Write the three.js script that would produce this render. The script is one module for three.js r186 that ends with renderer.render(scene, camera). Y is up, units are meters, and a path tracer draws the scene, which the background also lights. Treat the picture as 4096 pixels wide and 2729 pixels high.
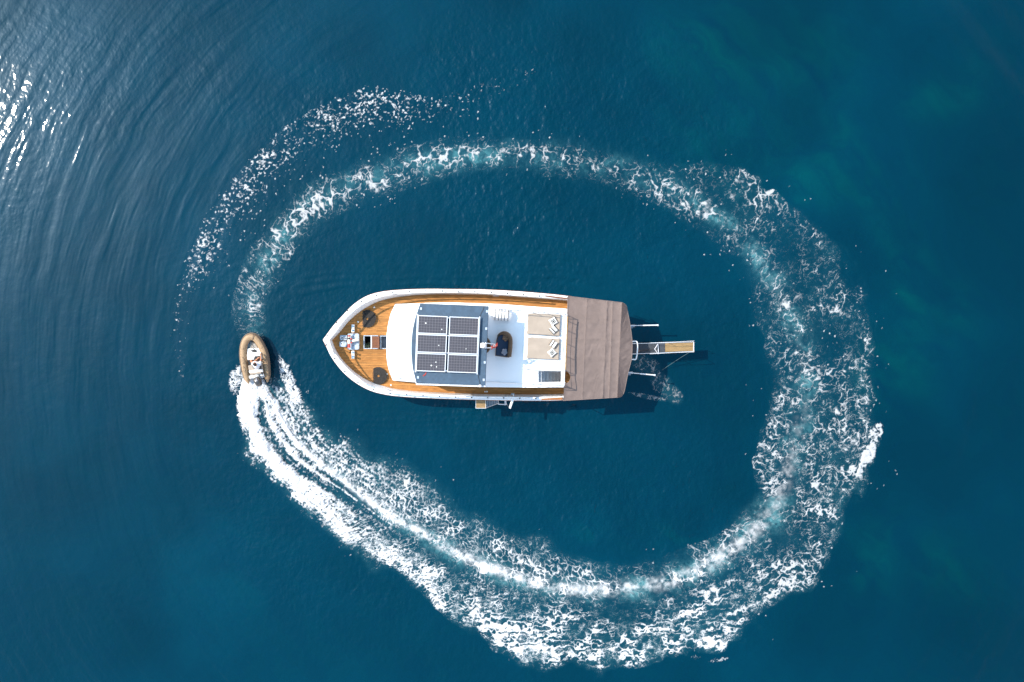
import * as THREE from 'three';
import { mergeGeometries, mergeVertices } from 'three/addons/utils/BufferGeometryUtils.js';
import { RoundedBoxGeometry } from 'three/addons/geometries/RoundedBoxGeometry.js';
import { MarchingCubes } from 'three/addons/objects/MarchingCubes.js';

// ---------------------------------------------------------------- camera, sky, sun, exposure
const HEIGHT = 48;             // metres from the lens down to the sea
const PXM = 66;                // photograph pixels (4096 wide) per metre at sea level
const scene = new THREE.Scene();
const camera = new THREE.PerspectiveCamera(2 * Math.atan(2729 / 2 / PXM / HEIGHT) * 180 / Math.PI, 4096 / 2729, 0.5, 12000);
camera.position.set(0, HEIGHT, 0);
camera.up.set(0, 0, -1);
camera.lookAt(0, 0, 0);
scene.add(camera);
const renderer = new THREE.WebGLRenderer({ antialias: true });
renderer.toneMapping = THREE.LinearToneMapping;
renderer.toneMappingExposure = 1.5;
renderer.shadowMap.enabled = true;

const SUN_ZENITH = 41 * Math.PI / 180, SUN_SIDE = 23 * Math.PI / 180;
const sunDir = new THREE.Vector3(-Math.sin(SUN_ZENITH) * Math.cos(SUN_SIDE), Math.cos(SUN_ZENITH), -Math.sin(SUN_ZENITH) * Math.sin(SUN_SIDE));
const sun = new THREE.DirectionalLight(new THREE.Color(1, 0.92, 0.80), 4.7);
sun.name = 'sun';
sun.position.copy(sunDir).multiplyScalar(120);
sun.target.position.set(0, 0, 0);
sun.castShadow = true;
sun.shadow.mapSize.set(4096, 4096);
Object.assign(sun.shadow.camera, { left: -40, right: 40, top: 40, bottom: -40, near: 10, far: 260 });
scene.add(sun, sun.target);

function skyTexture() {                       // clear summer sky: deep blue overhead, pale at the horizon, bright haze round the sun
  const W = 512, Hh = 256, d = new Float32Array(W * Hh * 4), v = new THREE.Vector3();
  for (let j = 0; j < Hh; j++) for (let i = 0; i < W; i++) {
    const el = ((j + 0.5) / Hh - 0.5) * Math.PI, az = ((i + 0.5) / W - 0.5) * 2 * Math.PI;
    v.set(Math.cos(az) * Math.cos(el), Math.sin(el), Math.sin(az) * Math.cos(el));
    const t = 1 - sm(0.05, 0.86, v.y), ang = Math.acos(Math.min(1, v.dot(sunDir))) * 180 / Math.PI;
    const halo = SKY.halo1 * Math.exp(-ang / 7) + SKY.halo2 * Math.exp(-ang / 22);
    const o = (j * W + i) * 4;
    for (let c = 0; c < 3; c++) d[o + c] = v.y < 0 ? [0.05, 0.16, 0.24][c] : SKY.zenith[c] * (1 - t) + SKY.horizon[c] * t + halo * [0.66, 0.88, 1.04][c];
    d[o + 3] = 1;
  }
  const t = new THREE.DataTexture(d, W, Hh, THREE.RGBAFormat, THREE.FloatType);
  t.mapping = THREE.EquirectangularReflectionMapping;
  t.magFilter = t.minFilter = THREE.LinearFilter;
  t.needsUpdate = true;
  return t;
}
function sm(a, b, x) { const t = Math.min(1, Math.max(0, (x - a) / (b - a))); return t * t * (3 - 2 * t); }
const SKY = { zenith: [0.04, 0.32, 0.66], horizon: [1.95, 1.66, 1.50], halo1: 10, halo2: 0.4 };
scene.background = skyTexture();
scene.environment = scene.background;

// ---------------------------------------------------------------- helpers
const { PI, sin, cos, abs, min, max, floor, sqrt, exp, hypot } = Math;
const clamp = (x, a = 0, b = 1) => min(b, max(a, x));
const lerp = (a, b, t) => a + (b - a) * t;
const sstep = (a, b, x) => { const t = clamp((x - a) / (b - a)); return t * t * (3 - 2 * t); };
const V = (x, y, z) => new THREE.Vector3(x, y, z);
// a point of the photograph at a known height above the sea, in metres
const X = (px, h = 0) => (px - 2048) / PXM * (1 - h / HEIGHT);
const Z = (py, h = 0) => (py - 1364.5) / PXM * (1 - h / HEIGHT);
const P = (px, py, h = 0) => V(X(px, h), h, Z(py, h));
function rng(seed) { let s = seed | 0; return () => { s = (s + 0x6d2b79f5) | 0; let t = Math.imul(s ^ (s >>> 15), 1 | s); t = (t + Math.imul(t ^ (t >>> 7), 61 | t)) ^ t; return ((t ^ (t >>> 14)) >>> 0) / 4294967296; }; }
function hash(i, j) { let h = Math.imul(i, 374761393) + Math.imul(j, 668265263) | 0; h = Math.imul(h ^ (h >>> 13), 1274126177); h ^= h >>> 16; return (h >>> 0) / 4294967296; }
function vnoise(x, y) {        // -1 .. 1
  const i = floor(x), j = floor(y), u = x - i, v = y - j, s = u * u * u * (u * (u * 6 - 15) + 10), t = v * v * v * (v * (v * 6 - 15) + 10);
  const a = hash(i, j), b = hash(i + 1, j), c = hash(i, j + 1), d = hash(i + 1, j + 1);
  return (a + (b - a) * s + (c - a) * t + (a - b - c + d) * s * t) * 2 - 1;
}
function fbm(x, y, n) { let s = 0, a = 0.5; for (let k = 0; k < n; k++) { s += a * vnoise(x, y); x = x * 2.03 + 17.1; y = y * 2.03 - 9.7; a *= 0.5; } return s; }
const WOR = [0, 0, 0];
function worley(x, y) {        // F1, F2, id of the nearest cell
  const ci = floor(x), cj = floor(y); let f1 = 9, f2 = 9, id = 0;
  for (let j = cj - 1; j <= cj + 1; j++) for (let i = ci - 1; i <= ci + 1; i++) {
    const dx = i + hash(i, j) - x, dy = j + hash(i + 913, j - 271) - y, d = dx * dx + dy * dy;
    if (d < f1) { f2 = f1; f1 = d; id = i * 7919 + j; } else if (d < f2) f2 = d;
  }
  WOR[0] = sqrt(f1); WOR[1] = sqrt(f2); WOR[2] = id;
}

const used = {};
function numbered(name) { const n = used[name] = (used[name] ?? -1) + 1; return n ? name + '_' + String(n).padStart(3, '0') : name; }
function shadows(o) { o.castShadow = o.receiveShadow = true; return o; }
function tag(o, label, category, group, kind) {
  o.userData.label = label; if (category) o.userData.category = category;
  if (group) o.userData.group = group; if (kind) o.userData.kind = kind;
  return o;
}
function thing(name, at, label, category, group) {        // a Group at the base of a thing
  const o = new THREE.Group(); o.name = numbered(name); o.position.copy(at); scene.add(o);
  return tag(o, label, category, group);
}
const rootOf = (o) => { let r = o; while (r.parent && r.parent !== scene) r = r.parent; return r; };
function metreUV(g) {          // uv in metres, per triangle along the axis it faces
  const p = g.attributes.position, uv = new Float32Array(p.count * 2), a = V(), b = V(), c = V();
  for (let i = 0; i < p.count; i += 3) {
    a.fromBufferAttribute(p, i); b.fromBufferAttribute(p, i + 1); c.fromBufferAttribute(p, i + 2);
    const n = b.clone().sub(a).cross(c.clone().sub(a)), k = abs(n.y) >= abs(n.x) && abs(n.y) >= abs(n.z) ? 1 : abs(n.x) > abs(n.z) ? 0 : 2;
    [a, b, c].forEach((q, m) => { uv[(i + m) * 2] = k === 0 ? q.z : q.x; uv[(i + m) * 2 + 1] = k === 1 ? q.z : q.y; });
  }
  g.setAttribute('uv', new THREE.BufferAttribute(uv, 2));
  return g;
}
function joined(list) {
  const parts = [].concat(list).map((g) => { const n = g.index ? g.toNonIndexed() : g.clone(); for (const k of Object.keys(n.attributes)) if (!['position', 'normal', 'color'].includes(k)) n.deleteAttribute(k); if (!n.attributes.normal) n.computeVertexNormals(); return n; });
  const anyColor = parts.some((g) => g.attributes.color);
  if (anyColor) for (const g of parts) if (!g.attributes.color) g.setAttribute('color', new THREE.BufferAttribute(new Float32Array(g.attributes.position.count * 3).fill(1), 3));
  return parts.length === 1 ? parts[0] : mergeGeometries(parts);
}
// geometry is given in world metres; the mesh hangs under its thing, whose base is the origin of its coordinates
function part(name, list, mat, parent, keepUV) {
  let g = keepUV ? [].concat(list)[0].clone() : metreUV(joined(list));
  const base = rootOf(parent).position;
  g.translate(-base.x, -base.y, -base.z);
  const m = shadows(new THREE.Mesh(g, mat)); m.name = name;
  parent.add(m);
  return m;
}
function solo(name, list, mat, label, category, group, kind) {        // a thing of one mesh
  const g = metreUV(joined(list)); g.computeBoundingBox();
  const b = g.boundingBox, at = V((b.min.x + b.max.x) / 2, b.min.y, (b.min.z + b.max.z) / 2);
  g.translate(-at.x, -at.y, -at.z);
  const m = shadows(new THREE.Mesh(g, mat)); m.name = numbered(name); m.position.copy(at); scene.add(m);
  return tag(m, label, category, group, kind);
}
function cyl(a, b, r0, r1 = r0, seg = 10) {
  const d = b.clone().sub(a), g = new THREE.CylinderGeometry(r1, r0, d.length(), seg);
  g.applyQuaternion(new THREE.Quaternion().setFromUnitVectors(V(0, 1, 0), d.clone().normalize()));
  const m = a.clone().add(b).multiplyScalar(0.5); return g.translate(m.x, m.y, m.z);
}
function tube(pts, r, seg, radial = 7, closed = false, type = 'centripetal') {
  return new THREE.TubeGeometry(new THREE.CatmullRomCurve3(pts, closed, type), seg ?? pts.length * 4, r, radial, closed);
}
function bar(pts, r, radial = 8) {                        // straight lengths with ball joints
  const out = [];
  for (let i = 1; i < pts.length; i++) out.push(cyl(pts[i - 1], pts[i], r, r, radial));
  for (let i = 1; i < pts.length - 1; i++) out.push(ball(pts[i], r * 1.01));
  return joined(out);
}
const ball = (p, r, sy = 1, seg = 12) => new THREE.SphereGeometry(r, seg, max(6, seg * 0.7 | 0)).scale(1, sy, 1).translate(p.x, p.y, p.z);
function rbox(c, sx, sy, sz, turn = 0, r = 0.01, seg = 2) {
  return new RoundedBoxGeometry(sx, sy, sz, seg, min(r, sx / 2.1, sy / 2.1, sz / 2.1)).rotateY(turn).translate(c.x, c.y, c.z);
}
function prism(pts, h0, h1, bevel = 0.01, holes = []) {   // photo-pixel outline seen at height h1, standing from h0 to h1
  const q = (l) => l.map(([x, y]) => new THREE.Vector2(X(x, h1), -Z(y, h1)));
  const s = new THREE.Shape(q(pts)); for (const h of holes) s.holes.push(new THREE.Path(q(h)));
  const b = bevel > 0, g = new THREE.ExtrudeGeometry(s, { depth: h1 - h0 - 2 * bevel, bevelEnabled: b, bevelSize: bevel, bevelThickness: bevel, bevelOffset: -bevel, bevelSegments: 2, curveSegments: 8 });
  return g.rotateX(-PI / 2).translate(0, h0 + bevel, 0);
}
function grid(rows, closedV = false) {                     // rows of points -> smooth sheet
  const m = rows.length, n = rows[0].length, pos = new Float32Array(m * n * 3), idx = [];
  rows.forEach((r, i) => r.forEach((p, j) => p.toArray(pos, (i * n + j) * 3)));
  for (let i = 0; i < m - 1; i++) for (let j = 0; j < n - 1 + (closedV ? 1 : 0); j++) {
    const a = i * n + j, b = i * n + (j + 1) % n, c = a + n, d = b + n; idx.push(a, b, c, b, d, c);
  }
  const g = new THREE.BufferGeometry(); g.setAttribute('position', new THREE.BufferAttribute(pos, 3)); g.setIndex(idx); g.computeVertexNormals();
  return g;
}
const curve = (pts) => new THREE.CatmullRomCurve3(pts.map(([x, y, z = 0]) => V(x, y, z)), false, 'centripetal');
function lathe(profile, at, seg = 24) { return new THREE.LatheGeometry(profile.map(([r, y]) => new THREE.Vector2(r, y)), seg).translate(at.x, at.y, at.z); }

// ---------------------------------------------------------------- textures
function dataMap(w, h, fn, srgb = false, float = false) {
  const n = float ? 1 : 4, d = float ? new Float32Array(w * h * 4) : new Uint8Array(w * h * 4);
  for (let j = 0; j < h; j++) for (let i = 0; i < w; i++) {
    const o = (j * w + i) * 4, c = fn(i / w, j / h, i, j);
    if (float) { d[o] = d[o + 1] = d[o + 2] = c; d[o + 3] = 1; } else if (c.length) { for (let k = 0; k < 3; k++) d[o + k] = clamp(c[k]) * 255; d[o + 3] = 255; } else { d[o] = d[o + 1] = d[o + 2] = clamp(c) * 255; d[o + 3] = 255; }
  }
  const t = new THREE.DataTexture(d, w, h, THREE.RGBAFormat, float ? THREE.FloatType : THREE.UnsignedByteType);
  t.wrapS = t.wrapT = THREE.MirroredRepeatWrapping; t.magFilter = THREE.LinearFilter; t.minFilter = float ? THREE.LinearFilter : THREE.LinearMipmapLinearFilter; t.generateMipmaps = !float;
  if (srgb) t.colorSpace = THREE.SRGBColorSpace;
  t.needsUpdate = true; return t;
}
const rep = (t, sx, sy = sx) => { const c = t.clone(); c.repeat.set(1 / sx, 1 / sy); c.needsUpdate = true; return c; };   // one repeat every s metres
const grainTex = dataMap(256, 256, (u, v, i, j) => 0.86 + 0.10 * fbm(u * 9, v * 9, 4) + 0.07 * (hash(i, j) - 0.5), true);
const softTex = dataMap(256, 256, (u, v, i, j) => 0.92 + 0.05 * fbm(u * 7, v * 7, 3) + 0.05 * (hash(i, j) - 0.5), true);
const speckTex = dataMap(256, 256, (u, v, i, j) => 0.5 + 0.5 * (hash(i >> 1, j >> 1) - 0.5) + 0.3 * fbm(u * 40, v * 40, 2));
const weaveTex = dataMap(128, 128, (u, v) => 0.5 + 0.25 * sin(u * 2 * PI * 32) + 0.25 * sin(v * 2 * PI * 32));
const wickerTex = dataMap(128, 128, (u, v) => { const a = floor(u * 16), b = floor(v * 16), s = (a + b) % 2; return 0.25 + 0.7 * abs(sin((s ? u : v) * 16 * PI)); });
const woodTex = dataMap(512, 128, (u, v) => { const f = 0.8 + 0.22 * fbm(u * 5 + 3, v * 40, 4) + 0.10 * fbm(u * 30, v * 120, 2); return [f, f * 0.985, f * 0.95]; }, true);
const stainTex = dataMap(256, 256, (u, v) => { const f = fbm(u * 6, v * 6, 5), s = sstep(0.16, 0.42, f) * 0.16; return [0.97 - s, 0.97 - s * 1.1, 0.965 - s * 1.25]; }, true);
function mat(r, g, b, rough = 0.5, o = {}) {
  const Kind = ['clearcoat', 'sheen', 'transmission', 'ior', 'specularIntensity'].some((k) => k in o) ? THREE.MeshPhysicalMaterial : THREE.MeshStandardMaterial;
  const m = new Kind({ roughness: rough, ...o }); m.color.setRGB(r, g, b); m.side = THREE.DoubleSide; return m;
}
const M = {
  gelcoat: mat(0.72, 0.74, 0.76, 0.32, { clearcoat: 0.3, clearcoatRoughness: 0.2 }),
  whiteDeck: mat(0.80, 0.80, 0.80, 0.7, { bumpMap: rep(speckTex, 0.6), bumpScale: 0.0012 }),
  bluePaint: mat(0.045, 0.090, 0.148, 0.6, { map: rep(grainTex, 1.3), bumpMap: rep(speckTex, 0.5), bumpScale: 0.0015 }),
  whitePaint: mat(0.75, 0.75, 0.74, 0.4),
  steel: mat(0.62, 0.63, 0.64, 0.28, { metalness: 0.9 }),
  greyMetal: mat(0.28, 0.29, 0.31, 0.45, { metalness: 0.5 }),
  dark: mat(0.02, 0.02, 0.022, 0.6),
  rubber: mat(0.03, 0.03, 0.032, 0.7),
  greyStep: mat(0.60, 0.61, 0.64, 0.7, { map: rep(grainTex, 0.8) }),
  varnish: mat(0.30, 0.105, 0.030, 0.3, { map: rep(woodTex, 1.2, 0.4), clearcoat: 0.5 }),
  paleWood: mat(0.42, 0.27, 0.12, 0.5, { map: rep(woodTex, 1.2, 0.4) }),
  teak: mat(1, 1, 1, 0.75, { specularIntensity: 0.5, map: rep(woodTex, 1.6, 0.9), vertexColors: true }),
  caulk: mat(0.035, 0.026, 0.02, 0.8),
  canvas: mat(0.168, 0.124, 0.110, 0.9, { map: rep(softTex, 1.9), bumpMap: rep(weaveTex, 0.12), bumpScale: 0.0008 }),
  canvasHem: mat(0.175, 0.13, 0.115, 0.9),
  beige: mat(0.38, 0.31, 0.25, 0.92, { map: rep(softTex, 2.3), bumpMap: rep(weaveTex, 0.15), bumpScale: 0.0012 }),
  rope: mat(0.032, 0.027, 0.024, 0.9, { bumpMap: rep(weaveTex, 0.25), bumpScale: 0.003 }),
  blueGrey: mat(0.40, 0.46, 0.54, 0.42, { map: rep(stainTex, 0.5) }),
  red: mat(0.5, 0.045, 0.025, 0.5),
  cell: mat(0.058, 0.050, 0.054, 0.25, { clearcoat: 0.5, clearcoatRoughness: 0.08 }),
  busbar: mat(0.18, 0.155, 0.165, 0.4),
  alu: mat(0.66, 0.67, 0.69, 0.35, { metalness: 0.3 }),
  wicker: mat(0.15, 0.095, 0.055, 0.8, { bumpMap: rep(wickerTex, 0.35), bumpScale: 0.012, map: rep(grainTex, 0.3) }),
  navy: mat(0.012, 0.030, 0.062, 0.9, { bumpMap: rep(weaveTex, 0.12), bumpScale: 0.001 }),
  brownPillow: mat(0.16, 0.09, 0.05, 0.95),
  greyPillow: mat(0.22, 0.22, 0.25, 0.95),
  cushion: mat(0.66, 0.65, 0.62, 0.95),
  blackFabric: mat(0.015, 0.015, 0.017, 0.95),
  tan: mat(0.41, 0.265, 0.145, 0.62, { map: rep(grainTex, 0.8), bumpMap: rep(weaveTex, 0.1), bumpScale: 0.0006 }),
  tanDark: mat(0.13, 0.092, 0.063, 0.6),
  boatFloor: mat(0.42, 0.36, 0.31, 0.6, { map: rep(grainTex, 0.5) }),
  skin: mat(0.42, 0.17, 0.08, 0.55),
  shirt: mat(0.62, 0.64, 0.68, 0.9),
  hair: mat(0.018, 0.012, 0.01, 0.7),
  shorts: mat(0.03, 0.035, 0.05, 0.9),
};
const toSRGB = (c) => { c = clamp(c); return c < 0.0031308 ? c * 12.92 : 1.055 * Math.pow(c, 1 / 2.4) - 0.055; };
const wobX = (x, z) => 0.8 * vnoise(x * 0.7, z * 0.7);
const WATER = { deep: [0.0, 0.0214, 0.0405], silt: [0.0, 0.036, 0.045], milk: [0.07, 0.215, 0.235], rough: 0.05, bump: 1 };
// ---------------------------------------------------------------- the wake: where the foam lies, in metres on the sea
const K = 4096 / 2353, U = K / PXM;                 // the track was read off a 2353 pixel wide view; U metres per such pixel
const TW = 64, TH = 43, NX = 2048, NZ = 1376, CELL = TW / NX;
// the track of the dinghy backwards from its stern: x, y, width outwards, width inwards
const track = [[606, 884, 62, 32], [632, 925, 96, 58], [662, 980, 108, 72], [700, 1030, 112, 80], [748, 1070, 112, 90], [810, 1118, 120, 105], [880, 1172, 124, 115], [980, 1232, 112, 105], [1090, 1290, 142, 108], [1200, 1330, 168, 115], [1320, 1355, 180, 84], [1430, 1352, 184, 72], [1540, 1335, 178, 62], [1640, 1290, 172, 52], [1720, 1230, 174, 46], [1775, 1170, 176, 64], [1810, 1090, 172, 80], [1830, 1010, 196, 84], [1845, 940, 160, 84], [1848, 860, 152, 86], [1835, 790, 164, 86], [1812, 720, 172, 84], [1780, 650, 172, 72], [1740, 585, 150, 66], [1680, 525, 136, 62], [1600, 470, 120, 48], [1520, 425, 62, 44], [1440, 395, 52, 44], [1340, 372, 56, 40], [1220, 355, 48, 46], [1100, 358, 48, 48], [1000, 368, 48, 48], [900, 395, 48, 50], [800, 430, 48, 50], [720, 470, 48, 50], [660, 525, 50, 52], [615, 590, 50, 48], [595, 650, 48, 46], [578, 712, 40, 42], [592, 764, 26, 26]];
// along the same points: clouded core, core foam, trough, outer foam, outer rim, inner foam, size of the foam cells (m), loose flecks
const prof = {
  milk:  [.5, .6, .6, .7, .8, .9, 1, 1, 1, .95, .9, .9, .95, .95, .95, .95, .95, .95, .9, .9, .9, .85, .8, .7, .5, .5, .5, .5, .55, .6, .65, .7, .75, .75, .7, .6, .5, .45, .4, .3],
  core:  [.8, .9, .95, .95, .95, .92, .9, .88, .84, .78, .62, .6, .58, .52, .46, .42, .42, .40, .42, .42, .40, .42, .44, .44, .42, .42, .42, .42, .44, .48, .52, .52, .52, .54, .54, .54, .52, .5, .44, .3],
  trough:[.7, .95, 1, 1, .95, .8, .6, .4, .3, .2, .1, 0, 0, 0, 0, 0, 0, 0, 0, 0, 0, 0, 0, 0, 0, 0, 0, 0, 0, 0, 0, 0, 0, 0, 0, 0, 0, 0, 0, 0],
  outer: [1.04, 1.1, 1.08, 1.02, .98, .90, .74, .70, .66, .62, .58, .54, .5, .44, .38, .32, .30, .28, .26, .25, .25, .25, .24, .22, .16, .1, .05, .04, .04, .04, .04, .04, .04, .04, .05, .05, .05, .05, .04, .02],
  rim:   [1.1, 1.1, 1.05, 1, 1, 1, 1, .95, .9, .9, .88, .86, .8, .78, .72, .68, .56, .62, .46, .5, .54, .52, .40, .2, .18, .1, 0, 0, 0, 0, 0, 0, 0, 0, 0, 0, 0, 0, 0, 0],
  inner: [.4, .60, .64, .66, .68, .70, .68, .62, .54, .48, .42, .36, .32, .28, .3, .34, .34, .32, .32, .32, .32, .3, .26, .2, .16, .12, .1, .08, .08, .1, .12, .12, .12, .12, .12, .12, .12, .1, .08, .04],
  size:  [.26, .26, .26, .26, .27, .28, .28, .29, .30, .33, .36, .40, .45, .50, .54, .56, .58, .60, .60, .60, .62, .62, .66, .72, .8, .86, .92, .95, 1, 1.05, 1.05, 1, .95, .9, .86, .82, .8, .75, .66, .55],
  fleck: [.2, .3, .3, .25, .2, .2, .15, .1, .1, .1, .1, .1, .15, .15, .2, .3, .35, .4, .45, .45, .45, .5, .55, .55, .5, .4, .4, .4, .4, .4, .4, .45, .5, .5, .5, .5, .45, .4, .4, .3],
};
function sampledLine(pts, n) {
  const c = curve(pts.map(([x, y]) => [(x * K - 2048) / PXM, 0, (y * K - 1364.5) / PXM])), out = [];
  for (let i = 0; i <= n; i++) { const p = c.getPoint(i / n), t = c.getTangent(i / n); out.push([p.x, p.z, t.x, t.z, i / n * (pts.length - 1), 0]); }
  for (let i = 1; i <= n; i++) out[i][5] = out[i - 1][5] + hypot(out[i][0] - out[i - 1][0], out[i][1] - out[i - 1][1]);
  return out;
}
const at1 = (a, q) => { const i = min(a.length - 2, max(0, floor(q))); return lerp(a[i], a[i + 1], clamp(q - i)); };
const at2 = (a, q, k) => { const i = min(a.length - 2, max(0, floor(q))); return lerp(a[i][k], a[i + 1][k], clamp(q - i)); };
const CEN = [(1250 * K - 2048) / PXM, (830 * K - 1364.5) / PXM];
class Nearest {                                     // nearest point of a line, by a coarse table and a local search
  constructor(line) {
    this.l = line; this.w = 258; this.h = 174; this.t = new Int16Array(this.w * this.h);
    for (let j = 0; j < this.h; j++) for (let i = 0; i < this.w; i++) {
      const x = -TW / 2 + i * 0.25 - 0.25, z = -TH / 2 + j * 0.25 - 0.25; let b = 1e9, k = 0;
      for (let m = 0; m < line.length; m++) { const d = (line[m][0] - x) ** 2 + (line[m][1] - z) ** 2; if (d < b) { b = d; k = m; } }
      this.t[j * this.w + i] = sqrt(b) > 9 ? -1 : k;
    }
  }
  find(x, z, out) {
    const i = Math.round((x + TW / 2 + 0.25) / 0.25), j = Math.round((z + TH / 2 + 0.25) / 0.25);
    if (i < 0 || j < 0 || i >= this.w || j >= this.h) return false;
    const k0 = this.t[j * this.w + i]; if (k0 < 0) return false;
    let b = 1e9, k = k0; const l = this.l;
    for (let m = max(0, k0 - 5); m <= min(l.length - 1, k0 + 5); m++) { const d = (l[m][0] - x) ** 2 + (l[m][1] - z) ** 2; if (d < b) { b = d; k = m; } }
    const p = l[k], e = l[min(l.length - 1, k + 1)], dx = x - p[0], dz = z - p[1], along = dx * p[2] + dz * p[3], step = max(1e-3, e[5] - p[5]);
    const side = (p[0] - CEN[0]) * -p[3] + (p[1] - CEN[1]) * p[2] > 0 ? 1 : -1;
    out[0] = p[5] + along; out[1] = (dx * -p[3] + dz * p[2]) * side; out[2] = p[4] + clamp(along / step, -1, 1) * (e[4] - p[4]);
    out[3] = k === 0 && along < 0 ? -along : k === l.length - 1 && along > 0 ? along : 0;
    return true;
  }
}
const mainLine = new Nearest(sampledLine(track, 480));
// the outermost ring of flecks left from the lap before: x, y, width inwards, foam
const ring = [[1190, 165, 40, .10], [1080, 205, 50, .15], [990, 225, 80, .28], [920, 212, 100, .38], [850, 205, 105, .42], [770, 232, 100, .42], [690, 275, 90, .40], [610, 335, 90, .40], [545, 405, 95, .40], [495, 470, 95, .40], [455, 545, 80, .38], [428, 610, 62, .36], [405, 680, 40, .25], [396, 740, 26, .18], [402, 820, 22, .12], [420, 920, 22, .04]];
const ringLine = new Nearest(sampledLine(ring, 240));
// single patches: x, y, half length, half width, turn, foam, cell size, 1 = churned under water
const patches = [[2012, 1000, 26, 14, -1.2, .62, .42], [1998, 1040, 30, 12, -1.1, .75, .5], [1480, 838, 34, 20, .35, .34, .36, 1], [1520, 880, 30, 18, .8, .34, .34, 1], [1545, 905, 24, 16, .8, .26, .3, 1], [1490, 912, 36, 5, .2, .42, .3, 1], [1652, 1516, 22, 5, -.15, .4, .25], [1600, 1512, 10, 6, 0, .24, .25],
  [545, 870, 16, 30, .25, .62, .22], [660, 865, 14, 34, -.35, .62, .22], [648, 840, 8, 26, -.25, .5, .2], [572, 915, 22, 62, .06, 1.25, .3], [676, 905, 14, 34, -.5, .8, .24]];
const foamF = new Float32Array(NX * NZ).fill(-1), milkF = new Float32Array(NX * NZ), kindF = new Uint8Array(NX * NZ);
const liftF = new Float32Array(NX * NZ);
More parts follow.
